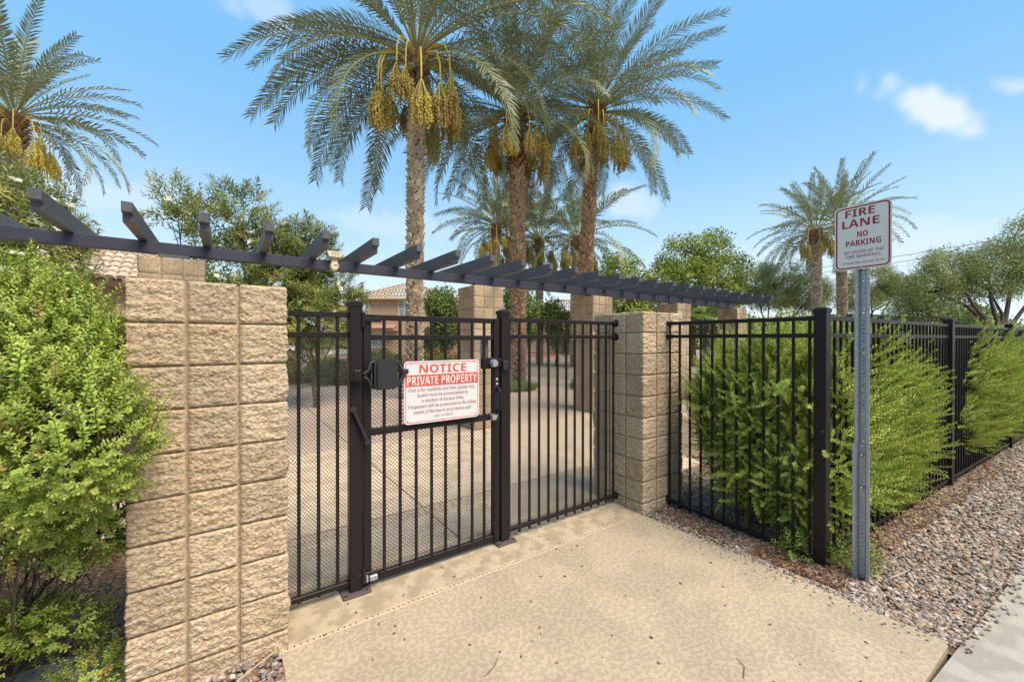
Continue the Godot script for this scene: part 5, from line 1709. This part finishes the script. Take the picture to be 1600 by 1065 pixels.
func small_things() -> void:
	# security light on the beam
	var t := thing("security_light", "cream security light with round sensor fixed to the pergola beam", "light", Vector3(1.31, 2.72, -6.47))
	var mb := MB.new()
	mb.prism([Vector2(-0.105, 0.165), Vector2(0.075, 0.165), Vector2(0.098, 0.15), Vector2(0.098, 0.11), Vector2(0.08, 0.085), Vector2(-0.075, 0.085)], -0.01, 0.09, Transform3D.IDENTITY)
	var hd := obj("lamp_head", mb, M.cream_plastic, t)
	mb = MB.new()
	for x in [-0.03, 0.01, 0.05]:
		mb.box(Vector3(x, 0.14, 0.0915), Vector3(0.026, 0.016, 0.004), 0.001)
		mb.box(Vector3(x, 0.112, 0.0915), Vector3(0.02, 0.01, 0.004), 0.001)
	obj("diodes", mb, M.lens, hd)
	mb = MB.new()
	mb.box(Vector3(0.01, 0.03, 0.02), Vector3(0.09, 0.12, 0.045), 0.01)
	obj("neck", mb, M.cream_plastic, t)
	mb = MB.new()
	mb.tube([Vector3(0.005, -0.045, 0.0), Vector3(0.005, -0.045, 0.05), Vector3(0.005, -0.045, 0.07)], [0.068, 0.066, 0.05], 20)
	obj("sensor", mb, M.cream_plastic, t)
	mb = MB.new()
	mb.box(Vector3(0.02, -0.03, 0.072), Vector3(0.06, 0.022, 0.008), 0.003)
	mb.tube([Vector3(0.005, 0.035, 0.04), Vector3(0.005, 0.035, 0.047)], [0.01, 0.008], 8)
	obj("sensor_window", mb, M.lens, t)
	# beyond the deck
	t = thing("bollard", "white post with round cap beyond the left mesh panel", "post", Vector3(2.66, 0, -18.3))
	mb = MB.new()
	mb.tube([Vector3(0, 0, 0), Vector3(0, 1.0, 0)], [0.1, 0.1], 14)
	obj("shaft", mb, M.white_paint, t)
	mb = MB.new()
	mb.tube([Vector3(0, 1.0, 0), Vector3(0, 1.03, 0), Vector3(0, 1.1, 0), Vector3(0, 1.15, 0)], [0.13, 0.14, 0.11, 0.03], 14)
	obj("cap", mb, M.white_paint, t)
	t = thing("car", "pale car parked beyond the left mesh panel, its rear light red", "car", Vector3(2.6, 0, -25.0), 0.25)
	mb = MB.new()
	mb.prism([Vector2(-2.1, 0.35), Vector2(2.1, 0.35), Vector2(2.15, 0.7), Vector2(2.0, 0.92), Vector2(1.1, 1.0), Vector2(0.4, 1.42), Vector2(-1.1, 1.45), Vector2(-1.8, 1.05), Vector2(-2.12, 0.95)], -0.85, 0.85, Transform3D.IDENTITY)
	obj("body", mb, M.car_paint, t)
	for s in [-1.0, 1.0]:
		mb = MB.new()
		mb.prism([Vector2(-1.45, 1.04), Vector2(0.85, 1.04), Vector2(0.3, 1.36), Vector2(-1.0, 1.38)], s * 0.852 - 0.006, s * 0.852 + 0.006, Transform3D.IDENTITY)
		obj("window", mb, M.window_glass, t)
		for x in [-1.3, 1.35]:
			mb = MB.new()
			mb.tube([Vector3(x, 0.33, s * 0.66), Vector3(x, 0.33, s * 0.88)], [0.33, 0.33], 18)
			var wh := obj("wheel", mb, M.tyre, t)
			mb = MB.new()
			mb.tube([Vector3(x, 0.33, s * 0.84), Vector3(x, 0.33, s * 0.89)], [0.2, 0.18], 14)
			obj("rim", mb, M.steel, wh)
		for x in [[2.08, "headlight", "white_paint"], [-2.06, "taillight", "red_paint"]]:
			mb = MB.new()
			mb.box(Vector3(x[0], 0.8, s * 0.68), Vector3(0.16, 0.18, 0.36), 0.02)
			obj(x[1], mb, M[x[2]], t)
	mb = MB.new()
	for i in 12: mb.box(Vector3(4.0 + i * 2.0, 0.06, -33.5 + i * 0.25), Vector3(1.985, 0.16, 0.25), 0.02)
	tag(obj("kerb", mb, M.red_paint), "red painted kerb beyond the pool", "", "", "structure")
	# overhead wires
	var wires := [[9.9, "upper overhead wire above the right hand trees"], [9.4, "middle overhead wire above the right hand trees"], [7.6, "lowest overhead wire above the right hand trees"]]
	for q in wires:
		mb = MB.new()
		var pts := []
		var rad := []
		for i in 21:
			var u := i / 20.0
			var p := Vector3(46, q[0] - 1.2, -30).lerp(Vector3(46, q[0] + 1.0, 14), u)
			p.y -= 1.2 * 4.0 * u * (1 - u)
			pts.push_back(p); rad.push_back(0.02)
		mb.tube(pts, rad, 4)
		tag(obj("power_line", mb, M.wire), q[1], "wire", "overhead wires")
